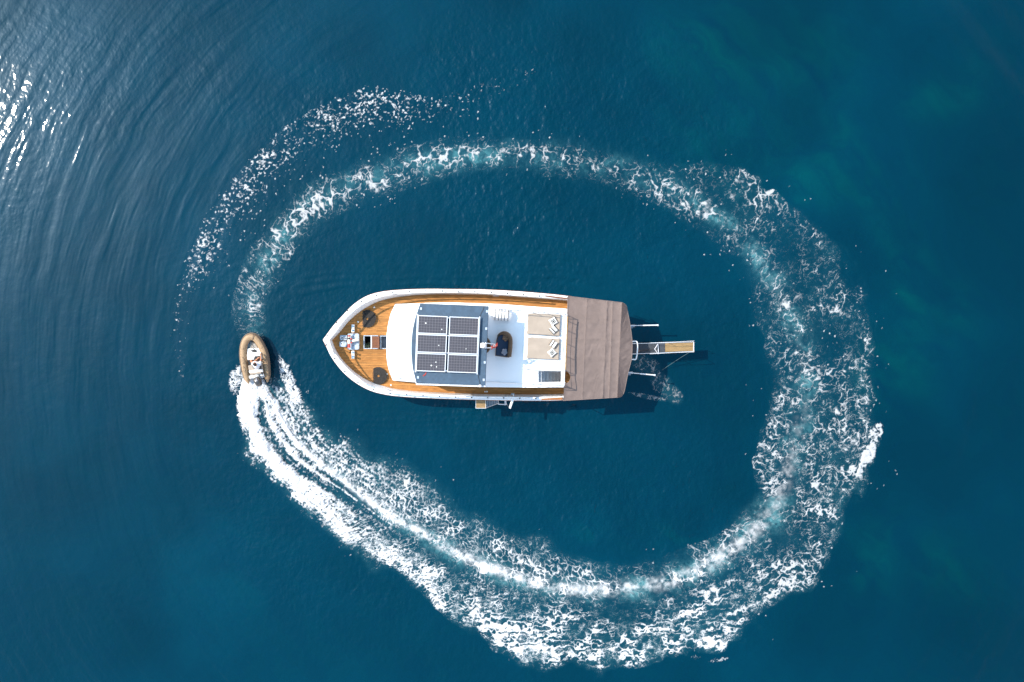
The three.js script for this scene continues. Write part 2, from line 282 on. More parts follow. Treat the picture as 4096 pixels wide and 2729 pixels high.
{
  const o = [0, 0, 0, 0], r = [0, 0, 0, 0];
  for (let j = 0; j < NZ; j++) for (let i = 0; i < NX; i++) {
    const x = -TW / 2 + i * CELL, z = -TH / 2 + j * CELL, id = j * NX + i; let best = -1, milk = 0, kind = 0, lift = 0;
    const inMain = mainLine.find(x, z, o) && o[3] < 2.5, inRing = ringLine.find(x, z, r) && r[3] < 1 && abs(r[1]) < 5;
    let patchy = false; for (const p of patches) if (abs(x - (p[0] * K - 2048) / PXM) < 4 && abs(z - (p[1] * K - 1364.5) / PXM) < 4) patchy = true;
    if (!inMain && !inRing && !patchy) continue;
    const wob = fbm(x * 0.55, z * 0.55, 3), wx = x + 0.6 * fbm(x * 1.5 + 31, z * 1.5, 3) + 0.10 * vnoise(x * 6, z * 6 + 3), wz = z + 0.6 * fbm(x * 1.5, z * 1.5 - 57, 3) + 0.10 * vnoise(x * 6 + 40, z * 6);
    const fine = fbm(x * 5.5, z * 5.5, 4), tiny = fbm(x * 14 + 5, z * 14, 2);
    let fleck = 0;
    if (inMain) {
      const q = o[2], n = o[1], wo = at2(track, q, 2) * U * (1 + 0.22 * wob), wi = at2(track, q, 3) * U * (1 + 0.3 * wob), a = n > 0 ? n / wo : -n / wi;
      const endFade = 1 - sstep(0, 1.1, o[3]), fresh = 1 - sstep(4, 9, q);
      if (a < 1.9) {
        const sz = at1(prof.size, q), wc = lerp(0.26, 0.75, sstep(1, 14, q)) * (q > 24 ? 1.15 : 1);
        const edge = 1 - sstep(lerp(0.86, 0.72, fresh), lerp(1.06, 1.14, fresh), a), core = exp(-((n / wc) ** 2));
        let D = n > 0 ? at1(prof.outer, q) * edge * lerp(1, lerp(0.42, 1.12, sstep(0.12, 0.75, a)), sstep(3, 6, q) * (1 - sstep(14, 18, q))) : at1(prof.inner, q) * (1 - sstep(0.6, 1.1, a)) * (1 - 0.25 * a);
        if (n > 0) {
          const rw = lerp(0.30, 0.16, sstep(7, 14, q)) , rimHere = sstep(1 - rw * 1.6, 1 - rw * 0.7, a) * edge * (0.72 + 0.5 * sstep(-0.25, 0.3, fbm(o[0] * 0.5, 9.1, 2)) * (q > 13 ? 1.1 : 0.7) - (q > 13 ? 0.22 : 0));
          D = max(D, at1(prof.rim, q) * rimHere);
        }
        const tr = at1(prof.trough, q), t0 = lerp(0.75, 1.2, sstep(0, 2, q)) - 0.42 * sstep(2, 6, q), tw = lerp(0.34, 0.26, sstep(1.5, 6, q));
        D = lerp(D, 0.34, tr * exp(-(((n - t0) / tw) ** 4)));
        D = lerp(D, D * 0.55, fresh * exp(-(((n - 0.42) / 0.2) ** 2)) * (q > 0.6 ? 1 : 0));
        D = max(D, 0.95 * fresh * exp(-(((n - t0 + tw * 1.25) / 0.10) ** 2)));
        D = max(D, at1(prof.core, q) * core * (0.85 + 0.5 * wob));
        D += 0.2 * (vnoise(x * 0.42 + 8, z * 0.42)) * (0.25 + 0.75 * sstep(5, 16, q)) * (D > 0.05 ? 1 : 0) * (1 - core);
        D *= endFade;
        // cells of the net: drawn out across the track in the outer band, rounder elsewhere
        const drawn = n > 0 && q > 3 && q < 15.5 ? sstep(3, 6, q) * (1 - sstep(12.5, 15.5, q)) * sstep(0.12, 0.3, a) : 0;
        const young = 1 - sstep(3.5, 9, q), body = 0.5 + lerp(0.6, 0.95, sstep(10, 16, q)) * fbm(x * 1.15 + 90, z * 1.15, 3), bits = 0.5 + 0.9 * fbm(x * 2.6, z * 2.6 + 33, 3);
        let e1, e2;
        const vx = x + 0.26 * fbm(x * 2.8 + 31, z * 2.8, 3), vz = z + 0.26 * fbm(x * 2.8, z * 2.8 - 57, 3);
        if (drawn > 0.5) { worley((o[0] * 1.3 + n * 0.85 + (vx - x) * 1.5) / sz, (n * 0.62 - o[0] * 0.10 + (vz - z) * 1.2) / sz); e1 = WOR[1] - WOR[0]; }
        else if (q < 11) { worley(vx / sz, vz / sz); e1 = WOR[1] - WOR[0]; } else { worley(wx / sz, wz / sz); e1 = WOR[1] - WOR[0]; }
        worley(wx / (sz * 0.4) + 40, wz / (sz * 0.4)); e2 = WOR[1] - WOR[0];
        const cellMilk = 0.35 + 0.95 * hash(WOR[2], 3);
        const bodyC = lerp(body, 0.62, core * 0.6 * sstep(12, 18, q));
        const wid = D * lerp(0.16 + 0.50 * sstep(0.1, 0.9, body), 0.07 + 0.50 * sstep(0.15, 0.95, bodyC), sstep(10, 16, q)) * (0.6 + 0.8 * bits) - 0.03, wid2 = D * (0.8 * bits - 0.18) - 0.02;
        const net = max((wid - e1) * 2.0, (wid2 - e2) * 0.9) + 0.16 * fine * sstep(0, 0.3, D);
        const grain = 0.5 + 0.62 * fbm(x * 10, z * 10, 3) + 0.45 * fine + 0.25 * vnoise(o[0] * 1.6, n * 8);
        const churn = D * 1.0 - (min(e1, e2 + 0.25) * 1.5 * 0.28 + grain * 0.72) * 0.98;
        let F = lerp(net, churn, young);
        F = max(F, exp(-((n / (wc * 0.62)) ** 2)) * at1(prof.core, q) * (1 - 0.85 * sstep(12, 20, q)) * (1 - sstep(22, 26, q)) * sstep(0.5, 2, q) * (0.36 + 0.5 * fbm(x * 2.3 + 7, z * 2.3, 3) + 0.36 * fine) - 0.05);
        if (D < 0.05) F = -1;
        best = F; lift = fresh * max(0, D) * lerp(0.24, 0.40, sstep(-0.5, 1.2, n)) * (1 - sstep(0.55, 1, a)) * (0.7 + 0.9 * fbm(x * 2.2, z * 2.2 + 9, 3));
        kind = q < 13 ? 1 : 2;
        milk = at1(prof.milk, q) * (0.95 * exp(-((n / (wc * lerp(1.05, 0.72, sstep(14, 24, q)))) ** 2)) * clamp(0.6 + 1.4 * fbm(x * 0.8 + 4, z * 0.8, 4), 0, 1.2) * cellMilk + 0.10 * (a < 1 ? 1 - a * a : 0) * (0.6 + 1.2 * fbm(x * 0.5, z * 0.5 + 20, 3))) * endFade;
        milk = max(milk, (0.34 * D * (0.75 + 0.9 * bits - 0.4) * (1 - 0.45 * sstep(0.1, 0.5, e1)) + 0.10 * D) * endFade) * (0.8 + 0.55 * fine);
        fleck = at1(prof.fleck, q) * endFade * (1 - sstep(0.85, 1.45, a)) * (0.55 + 0.9 * wob);
      }
    }
    if (inRing) {
      const n = -r[1], w = at2(ring, r[2], 2) * U, D = at2(ring, r[2], 3) * sstep(-0.25 + 0.3 * wob, 0.12 + 0.3 * wob, n) * (1 - sstep(0.35, 1.15, n / w)) * (0.85 + 0.6 * wob);
      worley(wx / 0.5 + 9, wz / 0.5); const pat = (WOR[1] - WOR[0]) * 1.5;
      const F = D * 0.88 - (pat * 0.5 + (0.5 + 0.8 * fbm(x * 7, z * 7, 3) + 0.6 * tiny) * 0.5) * 0.92;
      if (D > 0.03 && F > best) { best = F; kind = 3; }
      fleck = max(fleck, at2(ring, r[2], 3) * 1.1 * sstep(-0.3, 0.1, n) * (1 - sstep(0.8, 2.2, n / w)));
    }
    if (fleck > 0.02) {
      worley(x / 0.17 + 77 + 0.5 * fine, z / 0.17 + 0.5 * tiny); const h = hash(WOR[2], 5), rad = 0.10 + 0.24 * hash(WOR[2], 11);
      if (h < fleck * 0.42 * sstep(-0.2, 0.3, fbm(x * 1.3 + 70, z * 1.3, 2)) && WOR[0] < rad) { const F = (rad - WOR[0]) * 1.1; if (F > best) { best = F; kind = kind || 2; } }
    }
    if (patchy) for (const p of patches) {
      const dx = x - (p[0] * K - 2048) / PXM, dz = z - (p[1] * K - 1364.5) / PXM, c = cos(p[4]), s = sin(p[4]), a = ((dx * c + dz * s) / (p[2] * U)) ** 2 + ((dz * c - dx * s) / (p[3] * U)) ** 2;
      if (a > 2.2) continue;
      const D = p[5] * (1 - sstep(0.45, 1.9, a * (1 + 0.5 * wob)));
      worley(wx / p[6], wz / p[6]); const F = D - ((WOR[1] - WOR[0]) * 1.5 * 0.62 + (0.5 + 1.05 * fine + 0.35 * tiny) * 0.38) * 0.92;
      if (D > 0.03 && F > best) { best = F; kind = p[7] ? 4 : p[0] > 1900 ? 2 : 1; if (p[5] > 0.6 && p[0] < 700) lift = max(lift, D * 0.12); }
      if (p[7]) milk = max(milk, 0.10 * (1 - sstep(0.2, 2, a)));
    }
    foamF[id] = best; milkF[id] = clamp(milk); kindF[id] = best > 0 ? kind : kind; liftF[id] = max(0, lift);
  }
}

// ---------------------------------------------------------------- the sea
function swell(x, z) {                              // long low waves and the rings of old wakes running outwards
  const dx = x - CEN[0], dz = z - CEN[1], r = hypot(dx, dz), th = Math.atan2(dz, -dx), far = 1 - sstep(45, 90, max(abs(x), abs(z)));
  const out = sstep(15, 25, r);
  let h = 0.018 * fbm(x * 0.16 + 3, z * 0.16, 2);
  h += out * far * (0.042 * fbm(r * 0.40 + 0.5 * vnoise(x * 0.1, z * 0.1), th * 2.0, 2) + 0.007 * vnoise(r * 1.25 + 11, th * 4 + 3));
  h += far * 0.004 * fbm(x * 0.9, z * 0.9 + 14, 2);
  return h;
}
{
  const xs = [], zs = [], axis = (list, half, step) => { for (let v = -half; v <= half + 1e-6; v += step) list.push(v); let v = half, d = step; while (v < 6000) { d *= 1.28; v += d; list.push(v); list.unshift(-v); } };
  axis(xs, 36, 0.16); axis(zs, 25, 0.16);
  const nx = xs.length, nz = zs.length, pos = new Float32Array(nx * nz * 3), uv = new Float32Array(nx * nz * 2), idx = new Uint32Array((nx - 1) * (nz - 1) * 6);
  let k = 0;
  for (let j = 0; j < nz; j++) for (let i = 0; i < nx; i++) {
    const a = j * nx + i; pos[a * 3] = xs[i]; pos[a * 3 + 1] = swell(xs[i], zs[j]); pos[a * 3 + 2] = zs[j];
    uv[a * 2] = xs[i] / TW + 0.5; uv[a * 2 + 1] = zs[j] / TH + 0.5;
    if (i && j) { const b = a - 1, c = a - nx, d = c - 1; idx.set([d, b, c, c, b, a], k); k += 6; }
  }
  const g = new THREE.BufferGeometry();
  g.setAttribute('position', new THREE.BufferAttribute(pos, 3)); g.setAttribute('uv', new THREE.BufferAttribute(uv, 2)); g.setIndex(new THREE.BufferAttribute(idx, 1)); g.computeVertexNormals();
  // colour of the water, with a painted fall-off of light: deep blue, drifting greenish silt, and bubbles stirred in by the propeller
  const silt = [[1640, 120, 150, 120, .8], [1850, 130, 130, 110, .9], [1960, 330, 160, 60, .8], [2010, 470, 190, 36, 1], [2070, 640, 200, 44, .9], [2180, 190, 90, 60, 1], [1700, 300, 160, 110, .7], [2200, 720, 90, 60, .7], [2080, 840, 100, 70, .7], [2030, 1270, 90, 60, .7], [2190, 1320, 110, 60, .6], [1900, 400, 120, 70, .7], [1330, 1180, 90, 40, .5], [1560, 1215, 70, 34, .5]];
  const dimPatches = [[2330, 420, 240, 420, .36], [2150, 1050, 300, 240, .30], [2260, 1420, 260, 240, .34], [1780, 60, 170, 110, .24], [1950, 1350, 170, 220, .25], [1620, 900, 150, 160, .22], [200, 1450, 260, 150, .16], [900, 1500, 300, 120, .14], [2330, 950, 140, 300, .3]];  // dimmer light, mostly on the right, painted in as dark patches
  const turn = [0, 0, .7, .9, 1.15, -.4, .2, 1.2, .2, 1.3, .1, .4, .3, .2];
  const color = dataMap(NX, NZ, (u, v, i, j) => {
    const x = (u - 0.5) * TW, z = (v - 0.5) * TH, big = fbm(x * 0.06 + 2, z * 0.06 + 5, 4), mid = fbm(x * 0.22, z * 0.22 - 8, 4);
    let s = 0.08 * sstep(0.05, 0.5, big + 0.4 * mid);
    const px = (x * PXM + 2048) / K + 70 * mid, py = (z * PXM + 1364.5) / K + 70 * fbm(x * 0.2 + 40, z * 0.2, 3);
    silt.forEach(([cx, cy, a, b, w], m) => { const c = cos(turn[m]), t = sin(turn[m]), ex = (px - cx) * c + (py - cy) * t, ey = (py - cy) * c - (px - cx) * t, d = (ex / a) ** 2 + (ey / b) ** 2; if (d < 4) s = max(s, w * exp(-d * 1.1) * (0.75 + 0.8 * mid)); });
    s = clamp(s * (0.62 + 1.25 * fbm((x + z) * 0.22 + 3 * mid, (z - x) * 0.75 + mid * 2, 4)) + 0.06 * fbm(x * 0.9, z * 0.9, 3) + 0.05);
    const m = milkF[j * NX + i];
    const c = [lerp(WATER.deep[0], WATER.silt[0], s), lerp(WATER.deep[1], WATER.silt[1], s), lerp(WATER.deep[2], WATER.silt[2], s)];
    let deep = 0; dimPatches.forEach(([cx, cy, a, b, w]) => { const d = ((px - cx) / a) ** 2 + ((py - cy) / b) ** 2; if (d < 4) deep = max(deep, w * exp(-d) * (0.8 + 0.7 * mid)); });  // deep: strength of that painted dimming
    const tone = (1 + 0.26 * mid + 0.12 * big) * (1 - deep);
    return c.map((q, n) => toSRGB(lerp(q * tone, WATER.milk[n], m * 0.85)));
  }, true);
  color.wrapS = color.wrapT = THREE.ClampToEdgeWrapping;   // no second wake beyond the first
  const bump = dataMap(NX, NZ, (u, v) => {
    const x = (u - 0.5) * TW, z = (v - 0.5) * TH, dx = x - CEN[0], dz = z - CEN[1], r = hypot(dx, dz), th = Math.atan2(dz, -dx), calm = 0.35 + 0.65 * sstep(-0.3, 0.35, fbm(x * 0.12 + 60, z * 0.12, 3));
    const out = sstep(17, 24, r);
    const hx = (x + 2.5) / 11.6, hz = (z - 0.25) / 3.6, hd = max(0, (sqrt(hx ** 4 + hz ** 4) - 1)) * 3.2, lap = 0.012 * exp(-hd / 2.2) * sin(hd * 7.5 + 2 * vnoise(x * 0.7, z * 0.7)) * (0.5 + vnoise(x * 0.35 + 9, z * 0.35));
    return 0.5 + lap + (0.035 * fbm(x * 1.9, z * 1.9, 3) + 0.026 * fbm(x * 4.4 + wobX(x, z), z * 3.1, 3)) * calm * (1 - 0.8 * out) + 0.017 * out * lerp(0.22, 1, (1 - sstep(-18, 12, x))) * fbm(r * 1.7 + 0.25 * vnoise(x * 0.6, z * 0.6), th * 6 + 0.8 * vnoise(r * 0.3, 4), 3);
  }, false, true);
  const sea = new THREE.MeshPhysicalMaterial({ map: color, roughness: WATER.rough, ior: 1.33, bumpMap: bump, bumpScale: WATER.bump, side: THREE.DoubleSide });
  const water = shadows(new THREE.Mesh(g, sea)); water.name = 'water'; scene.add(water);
  tag(water, 'deep blue open sea round the yacht', 'water', null, 'structure');
}
// ---------------------------------------------------------------- foam sheets, cut out along the edge of the foam
{
  const label = [null, ['dense white churned wake foam fanning out behind the dinghy along the lower left and bottom', 'fresh_wake_foam'], ['older broken lacy foam ring on the right, across the top and down to the dinghy bow', 'old_wake_foam'], ['scattered white foam flecks in an outer arc at upper left, outside the foam ring', 'foam_flecks'], ['thin bluish foam in the shade behind the stern below the gangway', 'stern_foam']];
  const foamMat = mat(0.68, 0.69, 0.70, 0.85, { vertexColors: true, transparent: true });
  for (let kind = 1; kind <= 4; kind++) {
    const vid = new Int32Array(NX * NZ).fill(-1), pos = [], col = [], idx = [];
    const vertex = (i, j) => {
      const id = j * NX + i; if (vid[id] >= 0) return vid[id];
      const f = foamF[id], x = -TW / 2 + i * CELL, z = -TH / 2 + j * CELL;
      const thick = max(0, min(f, 0.8));
      pos.push(x, swell(x, z) + 0.012 + 0.07 * thick + liftF[id] * (0.4 + 0.3 * thick), z);
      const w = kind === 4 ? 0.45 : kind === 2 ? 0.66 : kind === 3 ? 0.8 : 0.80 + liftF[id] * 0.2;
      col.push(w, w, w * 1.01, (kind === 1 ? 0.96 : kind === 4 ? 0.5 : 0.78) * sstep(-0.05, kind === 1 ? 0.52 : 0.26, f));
      return (vid[id] = pos.length / 3 - 1);
    };
    for (let j = 0; j < NZ - 1; j++) for (let i = 0; i < NX - 1; i++) {
      const a = j * NX + i; if (kindF[a] !== kind) continue;
      if (max(foamF[a], foamF[a + 1], foamF[a + NX], foamF[a + NX + 1]) <= -0.05) continue;
      const A = vertex(i, j), B = vertex(i + 1, j), C = vertex(i, j + 1), D = vertex(i + 1, j + 1);
      idx.push(A, C, B, B, C, D);
    }
    const g = new THREE.BufferGeometry();
    g.setAttribute('position', new THREE.Float32BufferAttribute(pos, 3)); g.setAttribute('color', new THREE.Float32BufferAttribute(col, 4)); g.setIndex(idx); g.computeVertexNormals();
    console.log(label[kind][1], idx.length / 3, 'triangles');
    const m = shadows(new THREE.Mesh(g, foamMat)); m.name = label[kind][1]; scene.add(m);
    tag(m, label[kind][0], 'foam', null, 'stuff');
  }
}
// ---------------------------------------------------------------- the motor yacht
const yacht = thing('motor_yacht', P(1950, 1383, 0), 'large white motor yacht with teak decks, solar panels and taupe awning inside the foam ring', 'yacht');
const lines = {                                        // edges of the hull seen from above, from the stem aft
  outT: [[1291, 1360], [1316, 1326], [1340, 1295], [1371, 1262], [1402, 1229], [1429, 1207], [1466, 1185], [1509, 1171], [1561, 1163], [1637, 1158], [1720, 1156], [1804, 1157], [1905, 1158], [2007, 1162], [2135, 1171], [2272, 1185], [2400, 1209], [2488, 1230]],
  inT: [[1317, 1361], [1346, 1326], [1377, 1283], [1408, 1252], [1441, 1225], [1478, 1205], [1527, 1188], [1576, 1179], [1653, 1173], [1720, 1172], [1804, 1172], [1905, 1174], [2007, 1180], [2135, 1189], [2272, 1200], [2400, 1222], [2478, 1240]],
  deckT: [[1328, 1361], [1362, 1326], [1392, 1289], [1429, 1255], [1469, 1228], [1515, 1206], [1576, 1191], [1637, 1183], [1720, 1178], [1804, 1178], [1905, 1179], [2007, 1184], [2135, 1193], [2272, 1205], [2400, 1226], [2474, 1243]],
  outB: [[1291, 1360], [1304, 1384], [1319, 1418], [1343, 1454], [1371, 1488], [1402, 1516], [1441, 1543], [1490, 1566], [1555, 1581], [1637, 1589], [1720, 1593], [1896, 1599], [2039, 1602], [2167, 1603], [2253, 1601], [2380, 1588], [2474, 1570]],
  inB: [[1317, 1361], [1331, 1399], [1359, 1439], [1392, 1476], [1423, 1503], [1460, 1531], [1510, 1553], [1576, 1567], [1640, 1573], [1720, 1577], [1896, 1584], [2039, 1587], [2167, 1588], [2253, 1586], [2380, 1574], [2466, 1559]],
  deckB: [[1328, 1361], [1346, 1405], [1377, 1448], [1408, 1479], [1444, 1506], [1484, 1528], [1530, 1543], [1576, 1555], [1637, 1563], [1720, 1569], [1896, 1576], [2039, 1578], [2167, 1578], [2253, 1576], [2380, 1564], [2462, 1552]],
};
const capH = (px) => 2.15 + 0.85 * Math.pow(clamp((1850 - px) / 560), 1.8);
const deckH = (px) => 1.42 + 0.98 * Math.pow(clamp((1850 - px) / 560), 1.8);
const NS = 90, hull = {};
for (const k in lines) {
  const h = k.startsWith('deck') ? deckH : capH;
  hull[k] = curve(lines[k]).getSpacedPoints(NS).map((p) => P(p.x, p.y, h(p.x)));
}
const yc = Z(1381, 0);                                 // keel line
const stemX = hull.outT[0].x, sternX = hull.outT[NS].x;
function below(p, h, narrow, rake) { const t = clamp((p.x - stemX) / 6); return V(p.x + rake * (1 - t), h, yc + (p.z - yc) * (narrow + (1 - narrow) * 0.5 * clamp((p.x - stemX) / 14))); }
{
  const ring = (f) => [...hull.outT.map(f).reverse(), ...hull.outB.slice(1).map(f)];
  const rows = [ring((p) => V(p.x, p.y - 0.05, p.z)), ring((p) => below(p, p.y * 0.72, 0.93, 0.35)), ring((p) => below(p, p.y * 0.38, 0.84, 0.8)), ring((p) => below(p, 0.02, 0.74, 1.1)), ring((p) => below(p, -0.7, 0.55, 1.7))];
  const transom = grid(rows.map((r) => [r[0], V(r[0].x + 0.12, r[0].y, yc), r[r.length - 1]]));
  const hullMesh = part('hull', [grid(rows), transom], M.gelcoat, yacht);
  const strake = (l) => tube(l.map((p) => V(p.x, p.y - 0.10, p.z)).filter((_, i) => i % 3 === 0), 0.035, 120, 6);
  part('rubbing_strake', [strake(hull.outT), strake(hull.outB)], M.varnish, hullMesh);
}
for (const s of ['T', 'B']) {
  const o = hull['out' + s], a = hull['in' + s], d = hull['deck' + s], lift = (p, h) => V(p.x, p.y + h, p.z);
  const bul = part('bulwark', grid([a.map((p) => lift(p, -0.01)), d.map((p) => lift(p, -0.03))]), M.gelcoat, yacht);
  const mid = o.map((p, i) => p.clone().lerp(a[i], 0.5));
  const cap = part('cap_rail', grid([o.map((p) => lift(p, -0.06)), o.map((p) => lift(p, -0.008)), o.map((p, i) => lift(p.clone().lerp(a[i], 0.06), 0.006)), mid.map((p) => lift(p, 0.012)), o.map((p, i) => lift(p.clone().lerp(a[i], 0.94), 0.006)), a.map((p) => lift(p, -0.008)), a.map((p) => lift(p, -0.06))]), M.gelcoat, yacht);
  // stanchions and their hand rail
  const posts = s === 'T' ? [[1316, 1344], [1354, 1292], [1397, 1245], [1451, 1208], [1512, 1185], [1576, 1173], [1641, 1168], [1707, 1166], [1772, 1166], [1836, 1167], [1901, 1169], [1966, 1172], [2030, 1176], [2094, 1181], [2157, 1186]]
    : [[1313, 1380], [1346, 1434], [1386, 1486], [1438, 1529], [1500, 1557], [1566, 1571], [1631, 1576], [1696, 1580], [1761, 1583], [1825, 1586], [1888, 1588], [1952, 1589], [2015, 1590], [2079, 1591], [2142, 1592]];
  const rail = [];
  const holder = part('hand_rail', tube([...(s === 'T' ? [[1304, 1361]] : [[1304, 1361]]), ...posts].map(([x, y]) => P(x, y, capH(x) + 0.44)), 0.042, 90, 8).scale(1, 1, 1), M.whitePaint, yacht);
  for (const [x, y] of posts) { const b = P(x, y, capH(x)); part('post', [cyl(b, V(b.x, b.y + 0.42, b.z), 0.016, 0.016, 8), cyl(V(b.x, b.y + 0.47, b.z), V(b.x, b.y + 0.51, b.z), 0.045, 0.03, 10)], M.rubber, holder); }
}
// teak side decks and foredeck: every plank real, laid fore and aft
{
  const xs = []; for (let i = 0; i < NS; i++) { const n = i < 40 ? 2 : 2; for (let k = 0; k < n; k++) xs.push(lerp(hull.deckT[i].x, hull.deckT[i + 1].x, k / n)); } xs.push(hull.deckT[NS].x);
  const lineAt = (l, x) => { for (let i = 1; i < l.length; i++) if (l[i].x >= x) { const t = clamp((x - l[i - 1].x) / max(1e-6, l[i].x - l[i - 1].x)); return [lerp(l[i - 1].z, l[i].z, t), lerp(l[i - 1].y, l[i].y, t)]; } return [l[l.length - 1].z, l[l.length - 1].y]; };
  const cut = [[X(1456, 1.87), X(1484, 1.87), Z(1343, 1.87), Z(1395, 1.87)], [X(1521, 1.75), X(1562, 1.75), Z(1344, 1.75), Z(1394, 1.75)]];
  for (const c of cut) xs.push(c[0], c[1]); xs.sort((a, b) => a - b);
  const pos = [], col = [], base = [], r = rng(7), W = 0.098, gap = 0.008;
  for (let k = -36; k <= 36; k++) {
    const z0 = yc + k * W + gap / 2, z1 = z0 + W - gap; let tone = null, next = -99;
    for (let i = 1; i < xs.length; i++) {
      const xa = xs[i - 1], xb = xs[i]; if (xb - xa < 1e-4) continue;
      const [ta, ya] = lineAt(hull.deckT, xa), [ba] = lineAt(hull.deckB, xa), [tb, yb] = lineAt(hull.deckT, xb), [bb] = lineAt(hull.deckB, xb);
      if (xa > next || !tone) { next = xa + 1.8 + r() * 2.2; const t = 0.86 + 0.28 * r(), w = r(); tone = [0.64 * t, (0.275 + 0.020 * w) * t, (0.078 + 0.014 * w) * t]; }
      const a0 = clamp(z0, ta, ba), a1 = clamp(z1, ta, ba), b0 = clamp(z0, tb, bb), b1 = clamp(z1, tb, bb);
      if (a1 - a0 < 1e-4 && b1 - b0 < 1e-4) continue;
      const zc = (z0 + z1) / 2, xc = (xa + xb) / 2; if (cut.some((c) => xc > c[0] && xc < c[1] && zc > c[2] && zc < c[3])) continue;
      const q = [[xa, ya, a0], [xa, ya, a1], [xb, yb, b1], [xa, ya, a0], [xb, yb, b1], [xb, yb, b0]];
      for (const p of q) { pos.push(...p); col.push(...tone); }
      const e = gap / 2 + 0.001, s0 = clamp(z0 - e, ta, ba), s1 = clamp(z1 + e, ta, ba), u0 = clamp(z0 - e, tb, bb), u1 = clamp(z1 + e, tb, bb);
      for (const p of [[xa, ya, s0], [xa, ya, s1], [xb, yb, u1], [xa, ya, s0], [xb, yb, u1], [xb, yb, u0]]) base.push(p[0], p[1] - 0.01, p[2]);
    }
  }
  const mk = (p, c) => { const g = new THREE.BufferGeometry(); g.setAttribute('position', new THREE.Float32BufferAttribute(p, 3)); if (c) g.setAttribute('color', new THREE.Float32BufferAttribute(c, 3)); g.computeVertexNormals(); return g; };
  const d = part('deck_base', mk(base), M.caulk, yacht);
  part('deck_plank', mk(pos, col), M.teak, d).userData.kind = 'stuff';
  // two deck hatches: an open locker with its wooden lid, and a well under the coach roof
  const frame = (x0, y0, x1, y1, h0, h1, w) => [[x0, y0, x1, y0 + w], [x0, y1 - w, x1, y1], [x0, y0 + w, x0 + w, y1 - w], [x1 - w, y0 + w, x1, y1 - w]].map(([a, b, c, e]) => prism([[a, b], [c, b], [c, e], [a, e]], h0, h1, 0.004));
  const hatch = part('hatch', frame(1454, 1342, 1512, 1396, 1.74, 1.98, 3), M.blueGrey, yacht);
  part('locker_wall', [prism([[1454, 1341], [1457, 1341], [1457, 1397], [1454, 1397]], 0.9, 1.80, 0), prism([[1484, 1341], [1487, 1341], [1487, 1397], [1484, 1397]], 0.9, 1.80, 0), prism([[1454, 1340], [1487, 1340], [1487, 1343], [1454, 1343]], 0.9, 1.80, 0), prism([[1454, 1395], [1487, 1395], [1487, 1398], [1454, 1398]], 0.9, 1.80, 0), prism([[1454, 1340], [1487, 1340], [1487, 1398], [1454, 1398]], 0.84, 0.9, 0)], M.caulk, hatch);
  part('hatch_bar', prism([[1483, 1343], [1487, 1343], [1487, 1395], [1483, 1395]], 1.92, 2.02, 0.005), M.whitePaint, hatch);
  for (let k = 0; k < 4; k++) part('lid_slat', prism([[1488 + k * 5.2, 1346], [1492.6 + k * 5.2, 1346], [1492.6 + k * 5.2, 1393], [1488 + k * 5.2, 1393]], 1.95, 2.0, 0.006), M.varnish, hatch);
  part('lid_side', [prism([[1509, 1345], [1516, 1345], [1516, 1394], [1509, 1394]], 1.78, 2.05, 0.01)], M.varnish, hatch);
  const pile = []; const rr = rng(3); for (let k = 0; k < 9; k++) { const c = P(1462 + rr() * 18, 1378 + rr() * 14, 1.3); pile.push(tube([0, 1, 2, 3, 4].map((i) => V(c.x + 0.14 * cos(i * 1.5 + k), 1.3 + 0.04 * k + 0.03 * rr(), c.z + 0.09 * sin(i * 1.5 + k))), 0.025, 20, 6)); }
  solo('locker_rope', pile, mat(0.38, 0.33, 0.16, 0.9), 'pale yellow rope heaped inside the open foredeck locker', 'rope');
  const well = part('hatch', frame(1520, 1343, 1572, 1396, 1.6, 1.84, 3.2), M.blueGrey, yacht);
  part('well_floor', prism([[1518, 1342], [1574, 1342], [1574, 1397], [1518, 1397]], 1.3, 1.36, 0), mat(0.16, 0.18, 0.22, 0.6), well);
}
